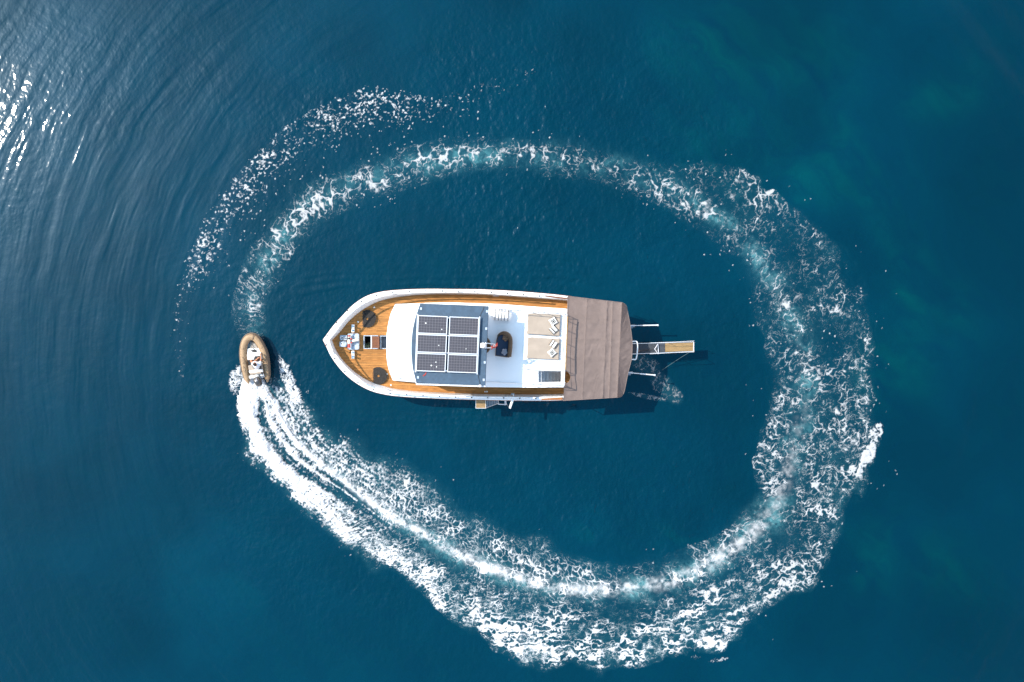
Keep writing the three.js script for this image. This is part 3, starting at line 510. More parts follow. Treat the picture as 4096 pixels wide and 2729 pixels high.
// anchor windlass on its plates
{
  const h = 2.25, wl = part('windlass', [prism(rr4(1389, 1334.5, 1435, 1399, 6), 1.9, h - 0.02, 0.012)], M.blueGrey, yacht);
  function rr4(x0, y0, x1, y1, r) { const o = []; for (const [cx, cy, a] of [[x1 - r, y0 + r, -1], [x1 - r, y1 - r, 0], [x0 + r, y1 - r, 1], [x0 + r, y0 + r, 2]]) for (let k = 0; k <= 4; k++) { const t = (a + k / 4) * PI / 2; o.push([cx + r * cos(t), cy + r * sin(t)]); } return o; }
  for (const [x0, y0, x1, y1, cx, cy] of [[1359, 1341, 1388, 1362, 1368, 1352], [1357, 1366, 1387, 1388, 1366, 1376]]) {
    const pl = part('hawse_plate', prism(rr4(x0, y0, x1, y1, 5), 1.95, h + 0.03, 0.012, [Array.from({ length: 14 }, (_, k) => [cx + 3.4 * cos(k / 14 * 2 * PI), cy + 3.4 * sin(k / 14 * 2 * PI)])]), M.blueGrey, wl);
    part('hawse_ring', new THREE.TorusGeometry(0.075, 0.02, 8, 20).rotateX(PI / 2).translate(X(cx, h), h + 0.035, Z(cy, h)), M.whitePaint, wl);
  }
  const ax = (y0, y1, r) => cyl(P(1396, y0, h + 0.2), P(1396, y1, h + 0.2), r, r, 18);
  for (const g of [ax(1358, 1376, 0.085), ax(1346, 1352, 0.075)]) part('windlass_drum', g, mat(0.62, 0.55, 0.44, 0.5), wl);
  for (const g of [ax(1341, 1347, 0.085), ax(1352, 1358, 0.055), ax(1378, 1383, 0.085), ax(1386, 1391, 0.09)]) part('windlass_flange', g, M.red, wl);
  for (const p of [P(1405, 1356, h + 0.2), P(1406, 1371, h + 0.2)]) part('windlass_knob', ball(p, 0.05), M.red, wl);
  for (const g of [ax(1351, 1359, 0.075), ax(1375, 1387, 0.06)]) part('windlass_gear', g, M.dark, wl);
  part('windlass_motor', [rbox(P(1420, 1362, h + 0.17), 0.34, 0.17, 0.15, 0.22, 0.04), cyl(P(1430, 1360, h + 0.10), P(1430, 1360, h + 0.32), 0.085, 0.07, 16)], mat(0.52, 0.48, 0.42, 0.5), wl);
  const chain = []; for (let k = 0; k < 8; k++) chain.push(new THREE.TorusGeometry(0.024, 0.008, 5, 10).scale(1.5, 1, 1).rotateX(k % 2 ? 0 : PI / 2).translate(X(1372 + k * 3, h), h + 0.08 + 0.01 * k, Z(1352 + k * 0.4, h)));
  part('anchor_chain', chain, M.greyMetal, wl);
  for (const y of [1314, 1419]) {
    const b = part('bollard_base', [rbox(P(1412, y, 2.14), 0.17, 0.10, 0.46, 0, 0.02)], M.whitePaint, yacht);
    for (const d of [-8, 8]) part('bollard', [cyl(P(1412, y + d, 2.15), P(1412, y + d, 2.36), 0.045, 0.045, 14), cyl(P(1412, y + d, 2.36), P(1412, y + d, 2.39), 0.06, 0.06, 14)], M.steel, b);
  }
  for (const [x, y, a] of [[1336, 1313, -0.85], [1332, 1409, 1.05]]) {
    const f = part('fairlead', rbox(P(x, y, capH(x) + 0.02), 0.22, 0.04, 0.09, -a, 0.015), M.steel, yacht);
    for (let k = -2; k <= 2; k++) part('roller', rbox(P(x + k * 2.3 * cos(a), y + k * 2.3 * sin(a), capH(x) + 0.045), 0.018, 0.03, 0.08, -a, 0.006), M.dark, f);
  }
  for (const [x, y, a] of [[1578, 1177, 0], [1559, 1562, 0.35], [1984, 1184, 0], [1840, 1168, 0]]) part('cleat', [rbox(P(x, y, capH(x) + 0.07), 0.34, 0.035, 0.045, -a, 0.015), rbox(P(x - 3, y, capH(x) + 0.03), 0.04, 0.07, 0.05), rbox(P(x + 3, y, capH(x) + 0.03), 0.04, 0.07, 0.05)], M.greyMetal, yacht);
  for (const [x, y] of [[1497, 1230], [1432, 1288], [1548, 1497], [1564, 1541], [1940, 1567], [1948, 1567], [2056, 1579]]) part('deck_filler', lathe([[0, 0.05], [0.03, 0.05], [0.045, 0.03], [0.05, 0]], P(x, y, deckH(x) + 0.002), 14), M.whitePaint, yacht);
}
// superstructure
const UP = 3.42, TOP = 5.9;
{
  // white coach roof rising from the foredeck to the wheelhouse
  const front = curve([[1581, 1217], [1564, 1252], [1553, 1295], [1547, 1338], [1545.5, 1384], [1546.5, 1433], [1554, 1476], [1571, 1522]]), n = 24, m = 10, rows = [];
  for (let j = 0; j <= m; j++) { const t = j / m, r = []; for (let i = 0; i <= n; i++) { const v = i / n, f = front.getPoint(v), camber = 0.34 * (1 - (2 * v - 1) ** 2), h = 1.93 + 0.08 * (1 - v) + (0.95 * t + camber) * sstep(0, 0.16, min(v, 1 - v) + 0.03) + 0.2 * t; r.push(P(lerp(f.x, 1720, t), lerp(f.y, lerp(1212, 1535, v), t), h)); } rows.push(r); }
  const skirt = (r) => grid([r, r.map((p) => V(p.x, 1.3, p.z))]);
  const roof = part('coach_roof', [grid(rows), skirt(rows[0]), skirt(rows.map((r) => r[0])), skirt(rows.map((r) => r[n]))], M.gelcoat, yacht);
  part('horn', [cyl(P(1633, 1369, 3.2), P(1639, 1369, 3.2), 0.05, 0.03, 12), rbox(P(1637, 1369, 3.14), 0.1, 0.16, 0.12)], M.whitePaint, roof);
  part('grab_handle', [cyl(P(1575, 1512, 2.12), P(1604, 1514, 2.16), 0.012), cyl(P(1602, 1513, 2.05), P(1602, 1513, 2.17), 0.03)], M.greyMetal, roof);
  // main deckhouse walls, wheelhouse and upper deck
  const wall = part('deckhouse_wall', prism([[1676, 1224], [2255, 1243], [2245, 1478], [2140, 1478], [2140, 1536], [2243, 1537.5], [2243, 1541], [1676, 1529]], 1.2, UP - 0.1, 0.01), M.gelcoat, yacht);
  const pane = mat(0.012, 0.016, 0.02, 0.08, { clearcoat: 0.5 });
  for (let k = 0; k < 5; k++) { const x = 1760 + k * 90, f = (s, y) => rbox(P(x, y, 2.55).setY(2.55), 0.95, 0.55, 0.03, 0, 0.01); part('window', [f(0, lerp(1225, 1242, k / 4.4) - 1.4)], pane, wall); part('window', [f(1, lerp(1530, 1539, k / 4.4) + 1.4)], pane, wall); }
  const wh = part('wheelhouse_wall', prism([[1682, 1236], [1928, 1243], [1918, 1524], [1672, 1517], [1660, 1445], [1658, 1372], [1668, 1290]], UP - 0.9, TOP - 0.12, 0.02), M.gelcoat, yacht);
  for (let k = 0; k < 5; k++) { const v = (k + 0.5) / 5, x = 1660 + 14 * (2 * v - 1) ** 2 - 2.4; part('windscreen_pane', rbox(P(x, lerp(1250, 1505, v), 4.9).setY(4.85), 0.03, 0.75, 0.62, (0.5 - v) * 0.55, 0.01), pane, wh); }
  part('wheelhouse_door', rbox(V(X(1925, TOP - 0.12) + 0.012, 4.5, Z(1390, 4.5)), 0.03, 1.9, 0.8, 0.03, 0.01), pane, wh);
  const ud = part('upper_deck', prism([[1700, 1212], [1804, 1210], [2000, 1216.5], [2140, 1227], [2272, 1236], [2256, 1550], [2100, 1551], [1941, 1549], [1700, 1535]], UP - 0.1, UP, 0.02, [[[2152, 1484], [2246, 1484], [2246, 1531], [2152, 1531]]]), M.whiteDeck, yacht);
  part('margin_strip', [prism([[1948, 1230], [2262, 1247], [2262, 1250], [1948, 1233]], UP, UP + 0.05, 0.01), prism([[1944, 1528], [2252, 1540], [2252, 1543], [1944, 1531]], UP, UP + 0.05, 0.01), prism([[2246, 1253], [2260, 1254], [2252, 1478], [2240, 1478]], UP, UP + 0.035, 0.008)], M.gelcoat, ud);
  part('base_plinth', prism([[2110, 1245], [2250, 1250], [2240, 1478], [2108, 1470]], UP, UP + 0.03, 0.01), M.gelcoat, ud);
  // stairs down to the aft deck
  const st = part('staircase', [prism([[2150, 1482], [2262, 1482], [2262, 1484], [2150, 1484]], 1.42, UP + 0.02, 0.004), prism([[2150, 1531], [2262, 1531], [2262, 1533], [2150, 1533]], 1.42, UP + 0.02, 0.004)], M.whitePaint, yacht);
  for (let k = 0; k < 7; k++) { const h = UP - 0.2 - k * 0.25, x0 = 2152 + k * 13.4; part('step', prism([[x0, 1484.5], [x0 + 15, 1484.5], [x0 + 15, 1530.5], [x0, 1530.5]], h - 0.22, h, 0.008), M.greyStep, st); }
  // hardtop
  const ht = part('hardtop', [prism([[1680, 1214], [1816, 1219], [1955, 1225], [1941.5, 1541.7], [1665, 1532.5], [1650.5, 1474], [1645, 1420], [1645, 1370], [1650, 1320], [1661, 1270]], TOP - 0.14, TOP, 0.03)], M.bluePaint, yacht);
  part('roof_rim', [tube([[1680, 1214], [1661, 1270], [1650, 1320], [1645, 1370], [1645, 1420], [1650.5, 1474], [1665, 1532.5]].map(([x, y]) => P(x, y, TOP - 0.12)), 0.05, 40, 8), prism([[1664, 1533], [1941, 1542], [1941, 1549], [1664, 1540]], TOP - 0.24, TOP - 0.15, 0.01)], M.gelcoat, ht);
  for (const [x, y] of [[1684, 1235], [1948, 1246], [1945, 1315], [1939, 1450], [1935, 1520], [1672, 1510]]) part('pad', prism([[x - 4, y - 5], [x + 4, y - 5], [x + 4, y + 5], [x - 4, y + 5]], TOP, TOP + 0.03, 0.006), mat(0.34, 0.40, 0.48, 0.6), ht);
  const cable = (pts, r, m, nm) => part(nm, tube(pts.map(([x, y]) => P(x, y, TOP + 0.015)), r, 30, 5), m, ht);
  cable([[1936, 1224], [1934, 1236], [1926, 1252], [1919, 1268]], 0.012, M.dark, 'cable'); cable([[1911, 1498], [1915, 1515], [1919, 1530], [1920, 1541]], 0.012, M.dark, 'cable');
  cable([[1705, 1490], [1701, 1500], [1693, 1505], [1692, 1503], [1699, 1498], [1704, 1491]], 0.012, M.red, 'wire');
  part('lamp_box', rbox(P(1920, 1544, TOP - 0.02), 0.13, 0.14, 0.12, 0, 0.02), M.whitePaint, ht);
  // solar panels: six framed panels of sixty cells on a rack
  const C = { tl: [1669, 1259.4], tr: [1920, 1270], br: [1910, 1495], bl: [1660, 1486] }, ph = TOP + 0.2;
  const onRoof = (u, v) => [lerp(lerp(C.tl[0], C.tr[0], u), lerp(C.bl[0], C.br[0], u), v), lerp(lerp(C.tl[1], C.tr[1], u), lerp(C.bl[1], C.br[1], u), v)];
  const quad = (u0, v0, u1, v1) => [onRoof(u0, v0), onRoof(u1, v0), onRoof(u1, v1), onRoof(u0, v1)];
  const rack = []; for (const v of [0.03, 0.345, 0.655, 0.97]) rack.push(prism(quad(0.0, v - 0.008, 1, v + 0.008), TOP, ph - 0.05, 0.004)); for (const u of [0.005, 0.995]) rack.push(prism(quad(u - 0.008, -0.015, u + 0.008, 1.015), ph - 0.06, ph - 0.03, 0.003));
  part('panel_rack', rack, M.alu, ht);
  for (let r = 0; r < 3; r++) for (let c = 0; c < 2; c++) {
    const u0 = c ? 0.515 : 0.012, u1 = c ? 0.988 : 0.485, v0 = 0.006 + r * 0.333, v1 = v0 + 0.322, fu = 0.012, fv = 0.014;
    const sp = part('solar_panel', [prism(quad(u0, v0, u1, v0 + fv), ph - 0.04, ph, 0.003), prism(quad(u0, v1 - fv, u1, v1), ph - 0.04, ph, 0.003), prism(quad(u0, v0 + fv, u0 + fu, v1 - fv), ph - 0.04, ph - 0.001, 0.003), prism(quad(u1 - fu, v0 + fv, u1, v1 - fv), ph - 0.04, ph - 0.001, 0.003)], M.alu, yacht);
    part('backing_sheet', prism(quad(u0 + fu * 0.9, v0 + fv * 0.9, u1 - fu * 0.9, v1 - fv * 0.9), ph - 0.03, ph - 0.014, 0), M.busbar, sp);
    const cells = []; const U0 = u0 + fu * 1.15, U1 = u1 - fu * 1.15, V0 = v0 + fv * 1.15, V1 = v1 - fv * 1.15;
    for (let j = 0; j < 6; j++) for (let i = 0; i < 10; i++) cells.push(prism(quad(lerp(U0, U1, (i + 0.04) / 10), lerp(V0, V1, (j + 0.04) / 6), lerp(U0, U1, (i + 0.96) / 10), lerp(V0, V1, (j + 0.96) / 6)), ph - 0.014, ph - 0.009, 0));
    if (r === 2 && c === 1) part('solar_cell', cells, M.cell, sp).userData.kind = 'stuff'; else for (const g of cells) part('solar_cell', g, M.cell, sp);
  }
  for (const [x, y, r] of [[1703, 1293, .04], [1767, 1318, .03], [1755, 1382, .03], [1743.5, 1449, .03], [1725.5, 1462.5, .04], [1746, 1468, .03], [1864, 1396, .025]]) part('dropping', ball(P(x, y, ph), r, 0.15, 8), mat(0.7, 0.7, 0.68, 0.9), yacht);
  // satellite dome with two arms over the after deck
  const mast = part('dome_mast', [cyl(P(1933, 1382, TOP), P(1933, 1382, TOP + 0.32), 0.05), prism([[1922, 1373], [1946, 1373], [1946, 1392], [1922, 1392]], TOP + 0.28, TOP + 0.32, 0.01)], M.whitePaint, yacht);
  part('dome', lathe([[0, 0.2], [0.07, 0.19], [0.12, 0.14], [0.15, 0.06], [0.145, 0.0], [0, 0]], P(1933, 1382, TOP + 0.33), 24), M.whitePaint, mast);
  part('arm', [bar([P(1943, 1373, TOP + 0.28), P(1982, 1377.5, TOP + 0.3)], 0.022), bar([P(1943, 1392, TOP + 0.28), P(1966, 1391.5, TOP + 0.3)], 0.022), ball(P(1943, 1373, TOP + 0.28), 0.04), ball(P(1943, 1392, TOP + 0.28), 0.04)], M.steel, mast);
}
// rails of the upper deck
{
  const h = UP + 0.92;
  const railing = (name, pts, posts, m, r, mids = [0.45]) => {
    const top = part(name, [bar(pts.map(([x, y]) => P(x, y, h)), r), ...mids.map((k) => bar(pts.map(([x, y]) => { const t = P(x, y, h); return V(t.x, UP + k, t.z); }), 0.012))], m, yacht);
    for (const [x, y] of posts) { const t = P(x, y, h); part('post', cyl(V(t.x, UP, t.z), t, 0.018, 0.018, 8), M.steel, top); }
    return top;
  };
  railing('guard_rail', [[1958, 1233], [2066, 1242], [2192, 1252], [2266, 1256]], [[2000, 1236.5], [2066, 1242], [2132, 1247], [2192, 1252], [2264, 1256]], M.steel, 0.02);
  railing('guard_rail', [[1946, 1528], [2110, 1537], [2256, 1544]], [[1994, 1531], [2057, 1534], [2122, 1538], [2186, 1541], [2256, 1544]], M.steel, 0.02);
  const aft = railing('aft_rail', [[2268, 1256], [2259, 1488], [2257, 1544]], [[2267, 1280], [2265, 1319], [2263, 1373], [2261, 1424], [2259, 1483], [2257, 1543]], M.steel, 0.022, [0.3, 0.6]);
  part('wooden_rail_cap', prism([[2268.5, 1266], [2272.5, 1266], [2264, 1480], [2260, 1480]], h - 0.01, h + 0.03, 0.008), mat(0.50, 0.29, 0.085, 0.35, { map: rep(woodTex, 0.4, 1.2), clearcoat: 0.4 }), aft);
  railing('stair_rail', [[2094, 1475], [2150, 1483], [2256, 1486]], [[2096, 1475.5], [2150, 1483], [2205, 1485]], M.greyMetal, 0.022);
  railing('stair_rail', [[2150, 1533], [2222, 1534], [2253, 1540]], [[2150, 1533], [2222, 1534]], M.whitePaint, 0.018);
  // varnished boards on the after end of the cap rails
  part('varnished_board', prism([[2180, 1181], [2272, 1192], [2272, 1197], [2230, 1193], [2180, 1185.5]], 2.15, 2.24, 0.012), M.varnish, yacht);
  part('varnished_board', prism([[2166, 1595], [2250, 1590], [2253, 1592], [2253, 1600], [2166, 1601]], 2.15, 2.24, 0.012), mat(0.5, 0.19, 0.04, 0.35, { map: rep(woodTex, 1.2, 0.4), clearcoat: 0.5 }), yacht);
}
// awning over the after deck: cloth panels between sewn seams over three bows
{
  const seamsU = [0, 0.30, 0.605, 0.71, 0.83, 1], seamsV = [0, 0.19, 0.40, 0.615, 0.82, 1], NU = 100, NV = 130;
  const xT = [2272.6, 2349, 2429, 2451, 2488], xB = [2253.5, 2330, 2411, 2437, 2469];
  const aftE = curve([[2490, 1211], [2504, 1221], [2511, 1250], [2521, 1303], [2528.5, 1364], [2528.5, 1400], [2526, 1437], [2513, 1488], [2504, 1534], [2495, 1572], [2485, 1587], [2471, 1590]]);
  const px = (u, v) => {
    const w = min(u, 0.83); let i = 0; while (i < 3 && w > seamsU[i + 1]) i++;
    const t = (w - seamsU[i]) / (seamsU[i + 1] - seamsU[i]), a = lerp(xT[i], xT[i + 1], t), b = lerp(xB[i], xB[i + 1], t);
    const x = lerp(a, b, v), y = lerp(lerp(1185.5, 1211, (a - 2272.6) / 215.4), lerp(1603, 1590, (b - 2253.5) / 215.5), v);
    if (u <= 0.83) return [x, y];
    const e = aftE.getPoint(v), k = (u - 0.83) / 0.17; return [lerp(x, e.x, k), lerp(y, e.y, k)];
  };
  const height = (u, v) => {
    let h = 3.30 + 0.32 * (1 - Math.pow(abs(2 * v - 1), 2.4));
    for (let i = 1; i < 5; i++) h += 0.016 * exp(-(((u - seamsU[i]) / 0.012) ** 2));
    const sag = seamsU.findIndex((s, i) => u >= s && u <= seamsU[i + 1]), t = (u - seamsU[sag]) / (seamsU[sag + 1] - seamsU[sag]); h -= 0.028 * sin(PI * t);
    h -= 0.55 * Math.pow(clamp((u - 0.83) / 0.17), 1.2) * (0.55 + 0.8 * abs(2 * v - 1)) ;
    if (u < 0.02) h += 0.02;
    h += 0.024 * fbm(u * 4, v * 14, 3) + 0.012 * vnoise(u * 14 + v * 9, v * 26 - u * 9) + 0.012 * sstep(0.28, 0.36, u) * (1 - sstep(0.36, 0.6, u)) * sin(v * 46 + 9 * vnoise(u * 9, v * 6));
    h += 0.022 * vnoise(u * 26 + v * 40, v * 9 - u * 10) * sstep(0.80, 0.9, u) + 0.010 * vnoise(u * 34 - v * 6, v * 20) * exp(-(((u - 0.62) / 0.05) ** 2)) * 2;
    return h;
  };
  const pt = (u, v) => { const [x, y] = px(u, v); return P(x, y, height(u, v)); };
  const P0 = []; for (let i = 0; i <= NU; i++) { P0.push([]); for (let j = 0; j <= NV; j++) P0[i].push(pt(i / NU, j / NV)); }
  const whole = grid(P0), nrm = whole.attributes.normal, pos = whole.attributes.position;
  const cc = P(2255, 1510, 3.4), R = 0.385;
  const frame = part('awning_frame', [tube(P0[0].filter((p, i) => i % 5 === 0 && p.distanceTo(cc) > R + 0.02).slice(0, 19), 0.022, 60, 6), tube(P0.map((r) => r[0]).filter((_, i) => i % 5 === 0), 0.018, 60, 6), tube(P0.map((r) => r[NV]).filter((_, i) => i % 5 === 0), 0.018, 60, 6), tube(P0[NU].filter((_, i) => i % 5 === 0), 0.02, 60, 6), tube(Array.from({ length: 13 }, (_, k) => { const t = -PI / 2 + k / 12 * PI; return V(cc.x + R * cos(t), cc.y + 0.06, cc.z + R * sin(t)); }), 0.022, 40, 6), ...[[0.0, 0.0], [0.0, 1], [0.605, 0], [0.605, 1], [0.83, 0], [0.83, 1]].map(([u, v]) => { const p = pt(u, v); return cyl(V(p.x, 1.5, yc + (p.z - yc) * 0.95), p, 0.022); })], M.canvasHem, yacht);
  const nearest = (list, t, n) => list.map((s) => Math.round(s * n)), iu = nearest(seamsU, 0, NU), iv = nearest(seamsV, 0, NV);
  for (let a = 0; a < 5; a++) for (let b = 0; b < 5; b++) {
    const tri = [], tn = [];
    for (let i = iu[a]; i < iu[a + 1]; i++) for (let j = iv[b]; j < iv[b + 1]; j++) {
      const q = [i * (NV + 1) + j, i * (NV + 1) + j + 1, (i + 1) * (NV + 1) + j, (i + 1) * (NV + 1) + j + 1];
      const c = V().fromBufferAttribute(pos, q[0]).add(V().fromBufferAttribute(pos, q[3])).multiplyScalar(0.5); if (hypot(c.x - cc.x, c.z - cc.z) < R) continue;
      for (const k of [q[0], q[1], q[2], q[1], q[3], q[2]]) { tri.push(pos.getX(k), pos.getY(k), pos.getZ(k)); tn.push(nrm.getX(k), nrm.getY(k), nrm.getZ(k)); }
    }
    const g = new THREE.BufferGeometry(); g.setAttribute('position', new THREE.Float32BufferAttribute(tri, 3)); g.setAttribute('normal', new THREE.Float32BufferAttribute(tn, 3));
    part('awning_panel', g, M.canvas, frame);
  }
  const seam = []; for (let a = 1; a < 5; a++) seam.push(tube(P0[iu[a]].filter((_, i) => i % 5 === 0).map((p) => V(p.x, p.y + 0.003, p.z)), 0.007, 90, 5)); for (let b = 1; b < 5; b++) seam.push(tube(P0.map((r) => r[iv[b]]).filter((_, i) => i % 4 === 0 && i > 6 && i < 86).map((p) => V(p.x, p.y + 0.002, p.z)), 0.0055, 90, 5));
  for (const g of seam) part('seam', g, M.canvasHem, frame);
}
// stern: hoop, two boat falls and the bathing platform edge
{
  part('stern_hoop', tube([[2526, 1367], [2544, 1366], [2549, 1371], [2545, 1433], [2541, 1438], [2524, 1437]].map(([x, y]) => P(x, y, 2.75)), 0.04, 60, 10), M.whitePaint, yacht);
  for (const [x0, y0, x1, y1] of [[2516, 1303, 2632, 1301], [2508, 1490, 2620, 1501]]) {
    const d = part('davit', [bar([P(x0, y0, 1.7), P(x1 - 55, lerp(y0, y1, 0.5), 1.75)], 0.025), bar([P(x1 - 60, lerp(y0, y1, 0.48), 1.75), P(x1, y1, 1.8)], 0.038), rbox(P(x1, y1, 1.8), 0.05, 0.09, 0.11)], M.alu, yacht);
    part('davit_bracket', [rbox(P(x0 + 12, y0 + 1, 1.65), 0.34, 0.12, 0.14, 0, 0.03), rbox(P(x0 + 8, y0 + 8, 1.6), 0.2, 0.05, 0.09, 0, 0.01)], M.greyMetal, d);
  }
}
// ---------------------------------------------------------------- things lying about on the yacht
{
  const coil = (px, py, turnDir) => {
    const h = deckH(px) + 0.03, pts = []; for (let k = 0; k <= 15 * 22; k++) { const a = k / 22 * 2 * PI, r = 0.075 + 0.44 * k / (15 * 22); pts.push(V(X(px, h) + r * cos(a * turnDir), h + 0.012 * exp(-r * 3) + 0.003 * sin(a * 3.3), Z(py, h) + r * sin(a * turnDir) * 0.99)); }
    return [new THREE.TubeGeometry(new THREE.CatmullRomCurve3(pts), 640, 0.0158, 6), tube([pts[pts.length - 1], pts[pts.length - 1].clone().add(V(0.06, 0, 0.05)), pts[pts.length - 1].clone().add(V(0.10, -0.01, 0.16))], 0.015, 10, 6)];
  };
  solo('rope_coil', coil(1469, 1276, 1), M.rope, 'black rope in a flat spiral, half crossed by the rail shadow near the port bow', 'rope coil', 'flat rope coils on the foredeck');
  solo('rope_coil', coil(1513, 1503.5, -1), M.rope, 'black rope in a flat spiral in full sun by the coach roof corner', 'rope coil', 'flat rope coils on the foredeck');
  // liferaft canister on its cradle
  const h = UP + 0.06, lr = thing('life_raft', P(2004, 1260, UP), 'white life raft canister with dark straps at the corner of the upper deck', 'life raft');
  const ax = (t) => P(lerp(1966, 2044, t), lerp(1257.5, 1261.5, t), UP + 0.36), a = ax(0), b = ax(1), len = a.distanceTo(b);
  const can = new THREE.CapsuleGeometry(0.29, len - 0.5, 8, 28).rotateZ(-PI / 2).scale(1, 0.9, 1.05); can.rotateY(-Math.atan2(b.z - a.z, b.x - a.x)); const mid = ax(0.5); can.translate(mid.x, mid.y, mid.z);
  const body = part('canister', can, M.whitePaint, lr);
  part('canister_seam', rbox(mid, len - 0.2, 0.02, 0.64, -0.05, 0.01), M.whitePaint, body);
  for (const t of [0.2, 0.37, 0.52, 0.68, 0.86]) { const c = ax(t); part('strap', new THREE.TorusGeometry(0.3, 0.011, 6, 30).rotateY(PI / 2 - 0.05).scale(1.6, 0.92, 1.05).translate(c.x * 1, c.y, c.z).translate(c.x * 0, 0, 0), M.dark, lr).geometry; }
  for (const t of [0.12, 0.9]) { const c = ax(t); part('cradle', rbox(V(c.x, UP + 0.07, c.z), 0.1, 0.14, 0.66, -0.05, 0.02), M.whitePaint, lr); }
}
function deformedTorus() {}
// round wicker daybed with its navy pad
{
  const out = [[1981, 1424], [1983, 1390], [1985, 1362], [1989, 1346], [1997, 1335], [2009, 1330], [2022, 1330], [2034, 1336], [2042, 1347], [2045, 1362], [2042, 1396], [2037, 1431], [2010, 1428]];
  const h = UP, db = thing('daybed', P(2012, 1382, UP), 'brown wicker daybed with rounded back and navy pad in the hardtop shade', 'daybed');
  part('base', prism(out, h + 0.04, h + 0.26, 0.02), M.wicker, db);
  const rim = [[2037, 1428], [2041, 1392], [2042, 1362], [2039, 1349], [2032, 1339], [2021, 1333.5], [2009, 1333], [1998, 1338], [1991, 1347]];
  const c = curve(rim.map(([x, y]) => P(x, y, h + 0.5).toArray())), rows = []; const hgt = (t) => 0.62 - 0.30 * sstep(0.62, 1, t);
  for (let i = 0; i <= 60; i++) { const t = i / 60, p = c.getPoint(t), d = c.getTangent(t), n = V(-d.z, 0, d.x), w = 0.13 - 0.06 * sstep(0.55, 1, t), top = hgt(t), r = []; for (let k = 0; k < 12; k++) { const q = k / 12 * 2 * PI; r.push(V(p.x + n.x * w * cos(q) * 0.9, h + 0.10 + (top - 0.10) * (0.5 + 0.5 * Math.sign(sin(q)) * Math.pow(abs(sin(q)), 0.5)), p.z + n.z * w * cos(q) * 0.9)); } rows.push(r); }
  const ends = [rows[0], rows[60]].map((r) => grid([r, r.map(() => r.reduce((s, q) => s.add(q), V()).multiplyScalar(1 / 12))], true));
  part('back', [grid(rows, true), ...ends], M.wicker, db);
  part('pad', prism([[1983, 1422], [1985, 1392], [1987, 1364], [1993, 1348], [2003, 1340], [2015, 1338], [2027, 1343], [2033, 1352], [2034, 1370], [2031, 1400], [2028, 1426]], h + 0.26, h + 0.40, 0.035), M.navy, db);
  const flower = (px, py, m, label) => { const c = P(px, py, h + 0.46), g = []; for (let k = 0; k < 5; k++) { const a = k / 5 * 2 * PI + 0.3; g.push(ball(V(c.x + 0.10 * cos(a), c.y, c.z + 0.115 * sin(a)), 0.085, 0.6, 14)); } g.push(ball(V(c.x, c.y + 0.02, c.z), 0.075, 0.6, 12)); solo('flower_pillow', g, m, label, 'pillow'); };
  flower(2022, 1352, M.brownPillow, 'brown flower-shaped pillow at the rounded end of the wicker daybed');
  flower(2018, 1408, M.greyPillow, 'grey flower-shaped pillow at the straight end of the wicker daybed');
  const ch = thing('wicker_chair', P(1951, 1381, UP), 'dark wicker chair whose rounded edge shows behind the hardtop edge', 'chair');
  part('seat', lathe([[0, 0.40], [0.4, 0.42], [0.45, 0.38], [0.44, 0.05], [0.36, 0.0], [0, 0]], P(1931, 1381, UP).add(V(0, 0.03, 0)), 28), M.wicker, ch);
  part('backrest', tube(Array.from({ length: 15 }, (_, k) => { const t = -1.5 + k / 14 * 3.0; const p = P(1931, 1381, UP); return V(p.x + 0.42 * cos(t), UP + 0.62, p.z + 0.46 * sin(t)); }), 0.06, 40, 9), M.wicker, ch);
}
